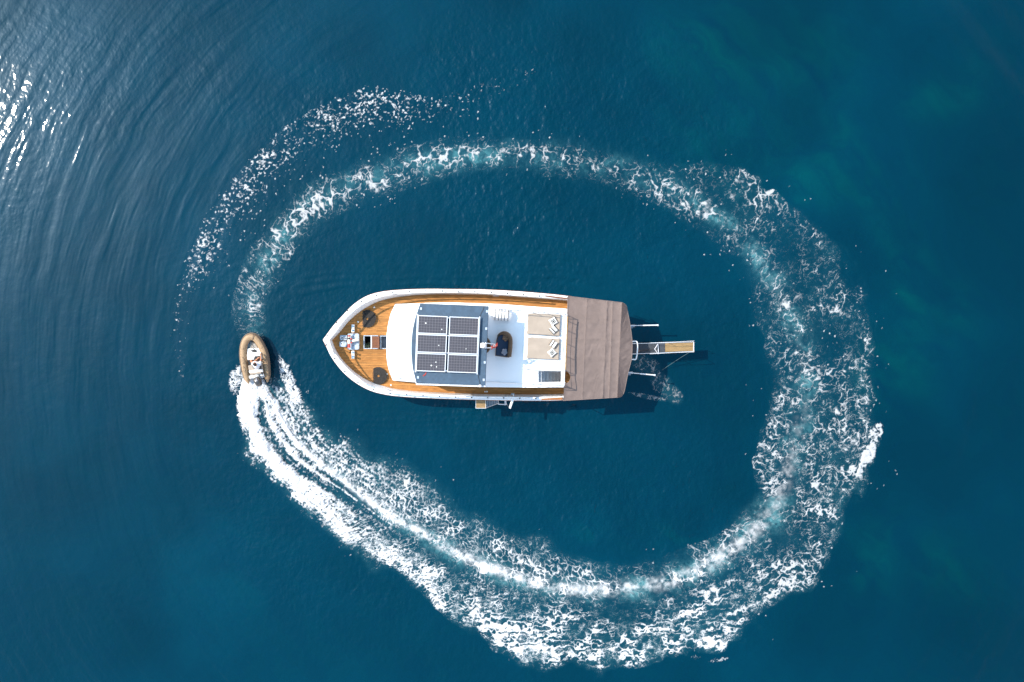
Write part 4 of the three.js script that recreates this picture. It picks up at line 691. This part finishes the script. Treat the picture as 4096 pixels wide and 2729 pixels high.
// two sunbathing mattresses and four scatter cushions
{
  const soft = (pts, h0, h1) => prism(pts, h0, h1, 0.045);
  for (const [pts, label] of [[[[2114, 1253.6], [2242.6, 1258], [2238, 1344.5], [2109, 1336.5]], 'beige sunbathing mattress nearest the port rail of the upper deck'], [[[2113, 1350], [2239.4, 1355.7], [2234.6, 1440], [2109, 1434]], 'beige sunbathing mattress nearest the stairwell of the upper deck']]) {
    const c = pts.reduce((s, p) => [s[0] + p[0] / 4, s[1] + p[1] / 4], [0, 0]), m = thing('sun_mattress', P(c[0], c[1], UP + 0.035), label, 'mattress', 'sunbathing mattresses on the upper deck');
    const body = part('mattress', soft(pts, UP + 0.035, UP + 0.21), M.beige, m);
    part('piping', tube([...pts, pts[0]].map(([x, y], i) => P(lerp(c[0], x, 0.985), lerp(c[1], y, 0.98), UP + 0.185)), 0.009, 120, 6, false, 'chordal'), M.beige, body);
    part('base_board', prism(pts.map(([x, y]) => [lerp(c[0], x, 0.99) - 1.5, lerp(c[1], y, 0.99)]), UP + 0.03, UP + 0.05, 0.004), M.dark, m);
  }
  const cushion = (px, py, ang, kind, label) => {
    const s = 0.40, h = UP + 0.285, c = P(px, py, h), q = thing('scatter_cushion', V(c.x, UP + 0.21, c.z), label, 'cushion');
    const N = 18, side = (sgn) => { const rows = []; for (let i = 0; i <= N; i++) { const r = []; for (let j = 0; j <= N; j++) { const u = i / N * 2 - 1, v = j / N * 2 - 1, pinch = 1 - 0.07 * (1 - u * u) * v * v - 0.07 * (1 - v * v) * u * u, e = Math.pow(max(0, (1 - u ** 4) * (1 - v ** 4)), 0.45); const x = u * s / 2 * pinch, z = v * s / 2 * pinch; r.push(V(c.x + x * cos(ang) - z * sin(ang), c.y + sgn * 0.072 * e + x * 0.06, c.z + x * sin(ang) + z * cos(ang))); } rows.push(r); } return rows; };
    const top = side(1), bottom = side(-1);
    part('cover', [grid(top), grid(bottom)], M.cushion, q);
    const pick = (test, lift) => { const g = []; for (let i = 0; i < N; i++) for (let j = 0; j < N; j++) if (test((i + 0.5) / N * 2 - 1, (j + 0.5) / N * 2 - 1)) g.push(grid([[top[i][j], top[i][j + 1]], [top[i + 1][j], top[i + 1][j + 1]]]).translate(0, 0.004, 0)); return joined(g); };
    if (kind === 'diamond') { part('ring_print', pick((u, v) => { const m = max(abs(u), abs(v)); return m > 0.36 && m < 0.56; }), M.blackFabric, q); part('square_print', pick((u, v) => max(abs(u), abs(v)) < 0.2), M.blackFabric, q); part('edge_trim', tube(top[N].map((p) => V(p.x, p.y, p.z)), 0.012, 30, 6), M.blackFabric, q); }
    else { for (const [a, b] of [[-1, -0.8], [-0.38, -0.18], [-0.06, 0.02], [0.2, 0.34], [0.8, 1]]) { const g = []; const NB = 18; part('stripe', pick((u) => u > a && u < b + 0.03), kind === 'brown' ? mat(0.05, 0.035, 0.03, 0.95) : M.blackFabric, q); } }
  };
  cushion(2213, 1286, -0.55, 'diamond', 'white cushion with black diamond print nearest the port rail');
  cushion(2214.5, 1319, -0.75, 'stripe', 'black and white striped cushion on the mattress by the port rail');
  cushion(2214, 1376.5, 0.6, 'brown', 'striped white cushion on the mattress nearest the stairwell');
  cushion(2208, 1411, 0.85, 'diamond', 'white cushion with black diamond print nearest the stairwell');
  // flag hanging from the dome arm
  const fl = [], fh = TOP + 0.33; for (let i = 0; i <= 10; i++) { const r = []; for (let j = 0; j <= 6; j++) { const u = i / 10, v = j / 6; const p = P(lerp(1964, 1990, u), lerp(1391, 1379, u) + (v - 0.5) * 15, fh); r.push(V(p.x, fh - 0.26 * v + 0.05 * sin(u * 8 + v * 2), p.z + 0.03 * sin(u * 11 + v))); } fl.push(r); }
  const flag = thing('flag', P(1977, 1386, fh - 0.3), 'small red flag with a white emblem hanging from the dome arm', 'flag');
  part('flag_cloth', grid(fl), M.red, flag);
  const em = fl.map((r) => r.map((p) => V(p.x, p.y + 0.006, p.z))), eg = []; for (const [i, j] of [[4, 1], [4, 2], [4, 3], [3, 1], [3, 2], [3, 3], [5, 1], [5, 3], [6, 2]]) eg.push(grid([[em[i][j], em[i][j + 1]], [em[i + 1][j], em[i + 1][j + 1]]]));
  part('flag_emblem', eg, M.cushion, flag);
}
// gangway over the stern, its line, and the side ladder with its fold-down pole
{
  const gw = thing('gangway', P(2650, 1391, 1.3), 'long narrow gangway with grey mat and pale wooden end reaching aft from the stern', 'gangway');
  const g1 = (t, s) => [lerp(2520, 2662, t), lerp(1396, 1391.5, t) + s * lerp(20, 19, t)], H = (x) => lerp(1.75, 1.45, (x - 2520) / 255);
  const deckPiece = (x0, x1, w0, w1, y0, y1, th, m, n) => { const g = [], P4 = [[x0, y0 - w0], [x1, y1 - w1], [x1, y1 + w1], [x0, y0 + w0]], top = P4.map(([x, y]) => P(x, y, H(x))), bot = top.map((p) => V(p.x, p.y - th, p.z)); g.push(grid([[top[0], top[3]], [top[1], top[2]]]), grid([[bot[0], bot[3]], [bot[1], bot[2]]]), grid([[...top, top[0]], [...bot, bot[0]]])); return part(n, g, m, gw); };
  deckPiece(2516, 2662, 20, 18.5, 1396, 1391.5, 0.06, mat(0.055, 0.062, 0.075, 0.9, { bumpMap: rep(speckTex, 0.3), bumpScale: 0.004, map: rep(grainTex, 0.6) }), 'mat_board');
  deckPiece(2659, 2776, 17, 17, 1391, 1387, 0.06, M.paleWood, 'wooden_board');
  for (const s of [-1, 1]) part('side_bar', bar([P(2516, 1396 + s * 21, 1.78), P(2662, 1391.5 + s * 19.5, 1.6), P(2772, 1387 + s * 18.5, 1.5)], 0.02), M.steel, gw);
  part('end_bar', rbox(P(2775, 1387, 1.46), 0.045, 0.05, 0.56, 0, 0.02), M.whitePaint, gw);
  part('cross_brace', [bar([P(2631, 1377, 1.75), P(2619, 1397, 1.98), P(2632, 1415, 1.75)], 0.024), cyl(P(2632, 1377, 1.7), P(2634, 1416, 1.7), 0.028)], M.alu, gw);
  for (const [s, y0] of [[-1, 1370], [1, 1406]]) {
    const r = part('gangway_rail', bar([P(2600, 1394 + s * 22, 2.1), P(2690, 1390 + s * 21, 2.3), P(2777, 1386 + s * 22, 2.25)], 0.013), M.alu, gw);
    for (const x of [2674, 2770]) part('post', cyl(P(x, lerp(1391.5, 1387, (x - 2660) / 115) + s * 18.5, 1.5), P(x + 3, lerp(1391.5, 1387, (x - 2660) / 115) + s * 21.5, 2.27), 0.013), M.alu, r);
  }
  part('hauling_rope', tube([P(2557, 1404, 1.85), P(2580, 1400.5, 1.78), P(2610, 1398, 1.8), P(2612, 1400, 1.8), P(2585, 1403, 1.76), P(2560, 1406, 1.8)], 0.016, 50, 6), M.dark, gw);
  part('cleat', rbox(P(2557, 1404, 1.83), 0.1, 0.06, 0.06, 0.3, 0.02), M.varnish, gw);
  solo('mooring_line', tube([P(2762, 1407, 1.5), P(2720, 1433, 0.95), P(2676, 1462, 0.4), P(2640, 1487, -0.15)], 0.012, 40, 5), mat(0.06, 0.10, 0.11, 0.9), 'thin dark line running from the gangway end down into the sea', 'rope');
  const bl = thing('boarding_ladder', P(1948, 1615, 0.5), 'side boarding ladder with a pale wooden grating platform against the starboard hull', 'boarding ladder');
  const holes = []; for (let i = 0; i < 7; i++) for (let j = 0; j < 6; j++) if (true) holes.push(Array.from({ length: 8 }, (_, k) => [1909.5 + i * 4.6 + 1.15 * cos(k / 8 * 2 * PI), 1603 + j * 4.9 + 1.15 * sin(k / 8 * 2 * PI)]));
  part('platform', prism([[1904, 1597], [1942.5, 1597], [1942.5, 1633], [1904, 1633]], 1.86, 1.92, 0.006, holes), M.paleWood, bl);
  part('platform_frame', [[1903, 1596, 1943.5, 1597.5], [1903, 1632.5, 1943.5, 1634.5], [1902.5, 1596, 1904, 1634.5], [1942.5, 1596, 1944, 1634.5]].map(([a, b, c, d]) => prism([[a, b], [c, b], [c, d], [a, d]], 1.82, 1.94, 0.006)), M.alu, bl);
  for (let k = 0; k < 7; k++) part('step', prism([[1948 + k * 6.8, 1599], [1953 + k * 6.8, 1599], [1953 + k * 6.8, 1629 - k * 2.2], [1948 + k * 6.8, 1630 - k * 2.2]], 1.68 - k * 0.19, 1.72 - k * 0.19, 0.005), M.greyMetal, bl);
  part('stringer', bar([P(1946, 1599, 1.8), P(1996, 1599, 0.45)], 0.025), M.alu, bl); part('stringer', bar([P(1946, 1631, 1.8), P(1996, 1613, 0.45)], 0.025), M.alu, bl);
  part('top_landing', bar([P(1993, 1600, 0.45), P(2022, 1599, 0.46), P(2025, 1619, 0.45), P(1993, 1617, 0.44)], 0.03), M.alu, bl); part('top_landing_bar', cyl(P(1993, 1600, 0.45), P(1993, 1617, 0.44), 0.03), M.alu, bl); part('top_landing_bar', cyl(P(2019, 1599, 0.45), P(2020, 1618, 0.44), 0.02), M.alu, bl);
  const pole = thing('boat_pole', P(2046, 1600, 2.2), 'white pole swung outboard from the starboard cap rail above the boarding ladder', 'boom');
  part('boom', [cyl(P(2053, 1592, 2.5), P(2039.5, 1634, 2.7), 0.085, 0.06, 14)], M.whitePaint, pole); part('pivot', [cyl(P(2054, 1590, 2.15), P(2054, 1590, 2.6), 0.06), rbox(P(2051, 1577, 2.1), 0.2, 0.06, 0.1)], M.greyMetal, pole); part('stay', cyl(P(2053, 1578, 2.4), P(2055, 1592, 2.55), 0.03), M.whitePaint, pole);
  part('fall_rope', tube([P(2039, 1634, 2.66), P(2034, 1627, 2.5), P(2030, 1618, 2.2)], 0.01, 14, 5), M.greyMetal, pole);
}
// ---------------------------------------------------------------- the inflatable dinghy
const D0 = [920, 1310], DZ = 1568 / 260;              // it was read off an enlarged view
const D = (x, y, h) => P(D0[0] + x / DZ, D0[1] + y / DZ, h);
const trim = (y) => 0.62 - 0.20 * clamp((y - 150) / 1100);   // bow up
{
  const rib = thing('inflatable_boat', D(600, 700, 0.05), 'tan inflatable dinghy speeding up the left side with one driver aboard', 'dinghy');
  const spine = [[418, 1255, .165], [395, 1180, .185], [374, 1060, .205], [345, 900, .212], [322, 740, .214], [316, 600, .212], [330, 460, .212], [366, 340, .214], [424, 262, .22], [500, 226, .225], [580, 238, .22], [646, 290, .214], [706, 372, .212], [770, 480, .212], [822, 600, .213], [856, 740, .212], [876, 900, .212], [888, 1040, .204], [896, 1150, .185], [898, 1215, .15]];
  const c = curve(spine.map(([x, y]) => D(x, y, trim(y)).toArray())), rad = (t) => at2(spine, t * (spine.length - 1), 2), rows = [], N = 120;
  const centers = []; for (let i = 0; i <= N; i++) centers.push([c.getPoint(i / N), c.getTangent(i / N), rad(i / N)]);
  const cone = (p, d, r) => [[p.clone().addScaledVector(d, 0.28), d, 0.035], [p.clone().addScaledVector(d, 0.20), d, r * 0.42], [p.clone().addScaledVector(d, 0.1), d, r * 0.75]];
  const first = centers[0], last = centers[N];
  const all = [...cone(first[0], first[1].clone().negate(), first[2]), ...centers, ...cone(last[0], last[1], last[2]).reverse()];
  all.forEach(([p, d, r], i) => { const dd = all[min(i + 1, all.length - 1)][0].clone().sub(all[max(0, i - 1)][0]).normalize(), n = V(-dd.z, 0, dd.x).normalize(), u = n.clone().cross(dd).negate(), row = []; for (let k = 0; k < 18; k++) { const a = k / 18 * 2 * PI, w = 1 + 0.012 * vnoise(i * 0.9, k * 0.7); row.push(p.clone().addScaledVector(n, r * w * cos(a)).addScaledVector(u, r * w * sin(a))); } rows.push(row); });
  const capEnd = (r) => grid([r, r.map(() => r.reduce((s, q) => s.add(q), V()).multiplyScalar(1 / r.length))], true);
  const tubeMesh = part('tube', [grid(rows, true), capEnd(rows[0]), capEnd(rows[rows.length - 1])], M.tan, rib);
  const off = (side, up) => centers.map(([p, d, r]) => { const n = V(-d.z, 0, d.x).normalize(); return V(p.x - n.x * r * side, p.y + up * r, p.z - n.z * r * side); }).filter((_, i) => i % 4 === 0);
  part('rub_rail', tube(off(1.0, 0.05), 0.028, 160, 6), M.tanDark, tubeMesh);
  part('shade_strip', grid(centers.filter((_, i) => i > 2 && i < N - 2).map(([p, dd, r]) => { const n = V(-dd.z, 0, dd.x).normalize(), row = []; for (let k = 0; k <= 8; k++) { const a = lerp(1.27, 0.58, k / 8) * PI; row.push(V(p.x + n.x * cos(a) * r * 1.018, p.y - sin(a) * r * 1.018, p.z + n.z * cos(a) * r * 1.018)); } return row; })), M.tanDark, tubeMesh);  // dark band added to deepen the shade on the outer side of the tube
  for (const t of [0.12, 0.3, 0.68, 0.82, 0.93]) { const [p, d, r] = centers[Math.round(t * N)]; part('patch', new THREE.SphereGeometry(0.075, 14, 8).scale(1, 0.18, 1.3).rotateY(Math.atan2(d.x, d.z)).translate(p.x, p.y + r * 0.985, p.z), M.tan, tubeMesh); }
  const grab = (a, b, cc) => part('grab_line', tube([D(...a, 0.72), D(...b, 0.76), D(...cc, 0.72)], 0.009, 24, 5), M.rubber, tubeMesh);
  grab([275, 700], [345, 770], [365, 830]); grab([365, 835], [325, 850], [305, 885]); grab([313, 925], [322, 1000], [335, 1085]); grab([870, 700], [888, 850], [900, 960]);
  // hull, floor and fittings
  const floorPts = [[420, 520], [428, 470], [445, 420], [475, 360], [520, 335], [570, 345], [625, 400], [665, 470], [720, 560], [760, 680], [790, 860], [820, 1080], [835, 1190], [700, 1235], [560, 1240], [470, 1190], [440, 1050], [425, 850], [412, 680]];
  const flat = (pts, h0, h1, b = 0.012) => prism(pts.map(([x, y]) => [D0[0] + x / DZ, D0[1] + y / DZ]), h0, h1, b);
  part('hull', [grid([rows.slice(3, -3).map((r) => r[13].clone()), rows.slice(3, -3).map((r, i) => { const p = r[13]; const m = D(612, 300 + 850 * abs(i / 60 - 1), 0); return V(lerp(p.x, m.x, 0.75), 0.02, lerp(p.z, m.z, 0.5)); })])], M.whitePaint, rib);
  part('floor', flat(floorPts, 0.30, 0.36), M.boatFloor, rib);
  part('bow_locker', flat([[418, 520], [520, 498], [600, 505], [715, 500], [735, 590], [735, 620], [412, 655]], 0.36, 0.56, 0.03), M.whitePaint, rib);
  part('bow_step', flat([[455, 470], [470, 400], [490, 352], [555, 350], [610, 400], [650, 470], [668, 505], [600, 505], [520, 498], [440, 510]], 0.36, 0.46, 0.02), M.boatFloor, rib);
  const con = part('console', [flat([[402, 660], [735, 600], [742, 690], [760, 755], [570, 775], [420, 785]], 0.36, 0.86, 0.03)], M.whitePaint, rib);
  part('dashboard', flat([[570, 730], [600, 705], [715, 690], [735, 760], [585, 785]], 0.84, 0.91, 0.02), M.dark, con);
  const w = D(652, 745, 1.0), wheel = part('steering_wheel', new THREE.TorusGeometry(0.17, 0.017, 8, 28).rotateX(PI / 2 - 0.5).rotateY(-0.15).translate(w.x, w.y, w.z), M.dark, con);
  for (let k = 0; k < 3; k++) { const a = k / 3 * 2 * PI + 0.3; part('spoke', new THREE.CylinderGeometry(0.012, 0.012, 0.17, 6).rotateZ(PI / 2).translate(0.085, 0, 0).rotateY(a).rotateX(-0.5 + 0).rotateY(-0.15).translate(w.x, w.y, w.z), M.dark, wheel); }
  part('bench', flat([[428, 925], [540, 890], [770, 870], [788, 1000], [780, 1010], [448, 1045]], 0.36, 0.72, 0.05), M.beige, rib);
  part('backrest_bar', flat([[450, 1060], [470, 1035], [770, 1005], [785, 1080], [760, 1085], [460, 1100]], 0.70, 0.88, 0.03), M.whitePaint, rib);
  part('stern_cushion', flat([[465, 1098], [755, 1065], [762, 1120], [480, 1150]], 0.70, 0.94, 0.05), M.beige, rib);
  part('transom', flat([[478, 1160], [800, 1110], [832, 1185], [750, 1225], [640, 1215], [560, 1245], [480, 1235]], 0.28, 0.62, 0.025), M.blueGrey, rib);
  for (const [x, y] of [[520, 1195], [760, 1150]]) part('battery_box', rbox(D(x, y, 0.68), 0.28, 0.14, 0.16, 0.12, 0.03), M.whitePaint, rib);
  // outboard motor, turned a little
  const ob = part('outboard_motor', [rbox(D(640, 1195, 0.72), 0.24, 0.3, 0.28, 0.35, 0.04), rbox(D(655, 1150, 0.78), 0.16, 0.1, 0.2, 0.2, 0.03)], M.whitePaint, rib);
  const cowl = new THREE.SphereGeometry(1, 28, 18); { const p = cowl.attributes.position; for (let i = 0; i < p.count; i++) { const x = p.getX(i), y = p.getY(i), z = p.getZ(i); const sx = Math.sign(x) * Math.pow(abs(x), 0.75), sy = Math.sign(y) * Math.pow(abs(y), 0.7), sz = Math.sign(z) * Math.pow(abs(z), 0.8); p.setXYZ(i, sx * (0.205 - 0.02 * sz), sy * 0.24 - (sz > 0 ? 0.04 * sz : 0), sz * 0.30); } cowl.computeVertexNormals(); }
  const cp = D(668, 1310, 0.98); part('cowling', cowl.rotateX(-0.18).rotateY(0.42).translate(cp.x, cp.y, cp.z), mat(0.045, 0.04, 0.036, 0.28, { clearcoat: 0.6 }), ob);
  const cq = D(640, 1262, 1.2); part('cowl_stripe', new THREE.BoxGeometry(0.05, 0.01, 0.2).rotateX(-0.3).rotateY(0.42).translate(cq.x, cq.y, cq.z), M.greyPillow, ob);
  part('drive_leg', [cyl(D(672, 1290, 0.75), D(676, 1290, -0.35), 0.09, 0.06)], M.dark, ob);
  for (const pts of [[[560, 1120], [590, 1170], [620, 1180]], [[690, 1140], [740, 1190], [790, 1150], [760, 1120]]]) part('cable', tube(pts.map(([x, y]) => D(x, y, 0.8)), 0.016, 24, 6), M.rubber, ob);
  part('throttle_box', rbox(D(770, 1105, 0.9), 0.1, 0.12, 0.12, 0.3, 0.03), M.dark, rib);
  // bow line and the loose coil of rope
  solo('bow_line', [tube([D(562, 140, 0.80), D(556, 190, 0.86), D(550, 270, 0.84), D(542, 330, 0.62), D(530, 400, 0.50), D(522, 480, 0.6)], 0.016, 50, 6)], M.rubber, 'black bow line lying over the front tube of the dinghy', 'rope');
  const r = rng(11), tangle = []; for (let k = 0; k < 60; k++) { const a = k * 0.9; tangle.push(D(560 + 72 * cos(a + r() * 0.8) * (0.45 + 0.55 * r()) + 12, 565 + 36 * sin(a * 1.07) * (0.4 + 0.6 * r()), 0.59 + 0.03 * r() + 0.0006 * k)); }
  solo('rope_heap', tube([D(515, 480, 0.6), ...tangle], 0.0095, 420, 5), M.rubber, 'tangled black rope heaped on the dinghy bow locker', 'rope');
}
// ---------------------------------------------------------------- the driver: one continuous skin, dressed
{
  const man = thing('person', D(645, 950, 0.72), 'person in a white shirt with short dark hair seated steering the dinghy', 'person');
  const field = (name, bones, material, cell, k = 0.04) => {
    const lo = V(1e9, 1e9, 1e9), hi = V(-1e9, -1e9, -1e9); for (const [a, b, ra, rb] of bones) for (const [p, r] of [[a, ra], [b, rb]]) { lo.min(p.clone().subScalar(r + 0.06)); hi.max(p.clone().addScalar(r + 0.06)); }
    const size = max(hi.x - lo.x, hi.y - lo.y, hi.z - lo.z), res = Math.ceil(size / cell) + 4, half = size / 2, mid = lo.clone().add(hi).multiplyScalar(0.5);
    const mc = new MarchingCubes(res, new THREE.MeshBasicMaterial(), false, false, 90000); mc.isolation = 0; mc.field.fill(-1);
    const p = V(), ab = V(), ap = V();
    for (let z = 0; z < res; z++) for (let y = 0; y < res; y++) for (let x = 0; x < res; x++) {
      p.set((x - res / 2) / (res / 2) * half + mid.x, (y - res / 2) / (res / 2) * half + mid.y, (z - res / 2) / (res / 2) * half + mid.z); let s = 0, dmin = 9;
      for (const [a, b, ra, rb] of bones) { ab.subVectors(b, a); ap.subVectors(p, a); const t = clamp(ap.dot(ab) / max(1e-9, ab.lengthSq())), d = ap.addScaledVector(ab, -t).length() - lerp(ra, rb, t); s += exp(-d / k * 2.2); if (d < dmin) dmin = d; }
      mc.field[x + y * res + z * res * res] = dmin > 0.25 ? -dmin : Math.log(max(1e-30, s)) * k / 2.2;
    }
    mc.update(); const n = mc.count, g = new THREE.BufferGeometry(); const pa = new Float32Array(n * 3); for (let i = 0; i < n; i++) { pa[i * 3] = mc.positionArray[i * 3] * half + mid.x; pa[i * 3 + 1] = mc.positionArray[i * 3 + 1] * half + mid.y; pa[i * 3 + 2] = mc.positionArray[i * 3 + 2] * half + mid.z; }
    g.setAttribute('position', new THREE.BufferAttribute(pa, 3)); const w = mergeVertices(g, 1e-4); w.computeVertexNormals(); return [w, name, material];
  };
  const j = {
    head: D(598, 884, 1.56), neck: D(617, 908, 1.40), chest: D(628, 918, 1.22), hip: D(650, 948, 0.86), shL: D(552, 880, 1.28), shR: D(712, 888, 1.28), elL: D(570, 835, 1.08), elR: D(742, 790, 1.08), haL: D(668, 748, 1.08), haR: D(737, 668, 0.98),
    hipL: D(600, 945, 0.85), hipR: D(690, 940, 0.85), knL: D(508, 800, 0.86), knR: D(640, 790, 0.90), anL: D(515, 790, 0.46), anR: D(650, 775, 0.46),
  };
  const fwd = V(-0.18, 0, -1).normalize(), sideV = V(0.98, 0, -0.18), up = V(0, 1, 0), off = (p, f, s, u) => p.clone().addScaledVector(fwd, f).addScaledVector(sideV, s).addScaledVector(up, u);
  const body = [[j.neck, j.head, 0.055, 0.06], [off(j.head, 0, 0, 0.03), off(j.head, 0.02, 0, 0.07), 0.095, 0.085], [off(j.head, 0.055, 0, -0.03), off(j.head, 0.06, 0, -0.06), 0.055, 0.04], [off(j.head, 0.10, 0, 0.02), off(j.head, 0.115, 0, -0.005), 0.014, 0.016], [off(j.head, 0, 0.098, 0.01), off(j.head, 0, 0.1, -0.02), 0.018, 0.014], [off(j.head, 0, -0.098, 0.01), off(j.head, 0, -0.1, -0.02), 0.018, 0.014],
    [j.hip, j.chest, 0.15, 0.15], [j.chest, j.neck, 0.13, 0.07], [j.shL, j.shR, 0.07, 0.07], [j.shL, j.elL, 0.056, 0.043], [j.elL, j.haL, 0.042, 0.030], [j.shR, j.elR, 0.056, 0.043], [j.elR, j.haR, 0.042, 0.030],
    [j.hipL, j.knL, 0.098, 0.066], [j.knL, j.anL, 0.062, 0.040], [j.hipR, j.knR, 0.098, 0.066], [j.knR, j.anR, 0.062, 0.040], [j.anL, off(j.anL, 0.17, 0, -0.05), 0.042, 0.034], [j.anR, off(j.anR, 0.17, 0, -0.05), 0.042, 0.034]];
  const parts = [field('body', body, M.skin, 0.014, 0.022)];
  const handBones = (h, from, out) => { const d = h.clone().sub(from).normalize(), s = d.clone().cross(up).normalize(), b = []; const tip = h.clone().addScaledVector(d, 0.05); b.push([h, tip, 0.034, 0.036]); for (let f = 0; f < 4; f++) { const r0 = tip.clone().addScaledVector(s, (f - 1.5) * 0.021), r1 = r0.clone().addScaledVector(d, 0.042).addScaledVector(up, -0.012), r2 = r1.clone().addScaledVector(d, 0.010 + 0.004 * (f % 3)).addScaledVector(up, -0.04); b.push([r0, r1, 0.011, 0.010], [r1, r2, 0.0095, 0.008]); } const t0 = h.clone().addScaledVector(s, out * 0.034).addScaledVector(d, 0.02), t1 = t0.clone().addScaledVector(s, out * 0.025).addScaledVector(d, 0.035).addScaledVector(up, -0.02); b.push([t0, t1, 0.013, 0.010]); return b; };
  const hands = [field('hand', handBones(j.haL, j.elL, 1), M.skin, 0.0045, 0.008), field('hand', handBones(j.haR, j.elR, -1), M.skin, 0.0045, 0.008)];
  const bodyMesh = part('body', [parts[0][0], hands[0][0], hands[1][0]], M.skin, man);
  for (const s of [-1, 1]) part('eye', ball(off(j.head, 0.092, s * 0.033, 0.035), 0.013), M.dark, man);
  part('mouth', rbox(off(j.head, 0.100, 0, -0.045), 0.045, 0.008, 0.012, 0.18, 0.003), mat(0.25, 0.07, 0.06, 0.6), man);
  const cloth = (bones, name, m) => { const f = field(name, bones, m, 0.014, 0.03); part(name, f[0], m, man); };
  cloth([[j.hip, j.chest, 0.168, 0.172], [j.chest, off(j.neck, 0, 0, -0.07), 0.16, 0.09], [j.shL, j.shR, 0.088, 0.088], [off(j.shL, 0.02, 0.06, -0.1), off(j.shR, 0.02, -0.06, -0.1), 0.12, 0.12], [j.shL, j.shL.clone().lerp(j.elL, 0.55), 0.082, 0.072], [j.shR, j.shR.clone().lerp(j.elR, 0.5), 0.082, 0.072]], 'shirt', M.shirt);
  cloth([[j.hipL, j.hipL.clone().lerp(j.knL, 0.42), 0.118, 0.10], [j.hipR, j.hipR.clone().lerp(j.knR, 0.42), 0.118, 0.10], [j.hipL, j.hipR, 0.13, 0.13]], 'shorts', M.shorts);
  cloth([[off(j.head, -0.015, 0, 0.06), off(j.head, 0.0, 0, 0.075), 0.098, 0.092], [off(j.head, -0.05, 0, 0.02), off(j.head, -0.055, 0, -0.02), 0.075, 0.06]], 'hair', M.hair);
}
renderer.render(scene, camera);
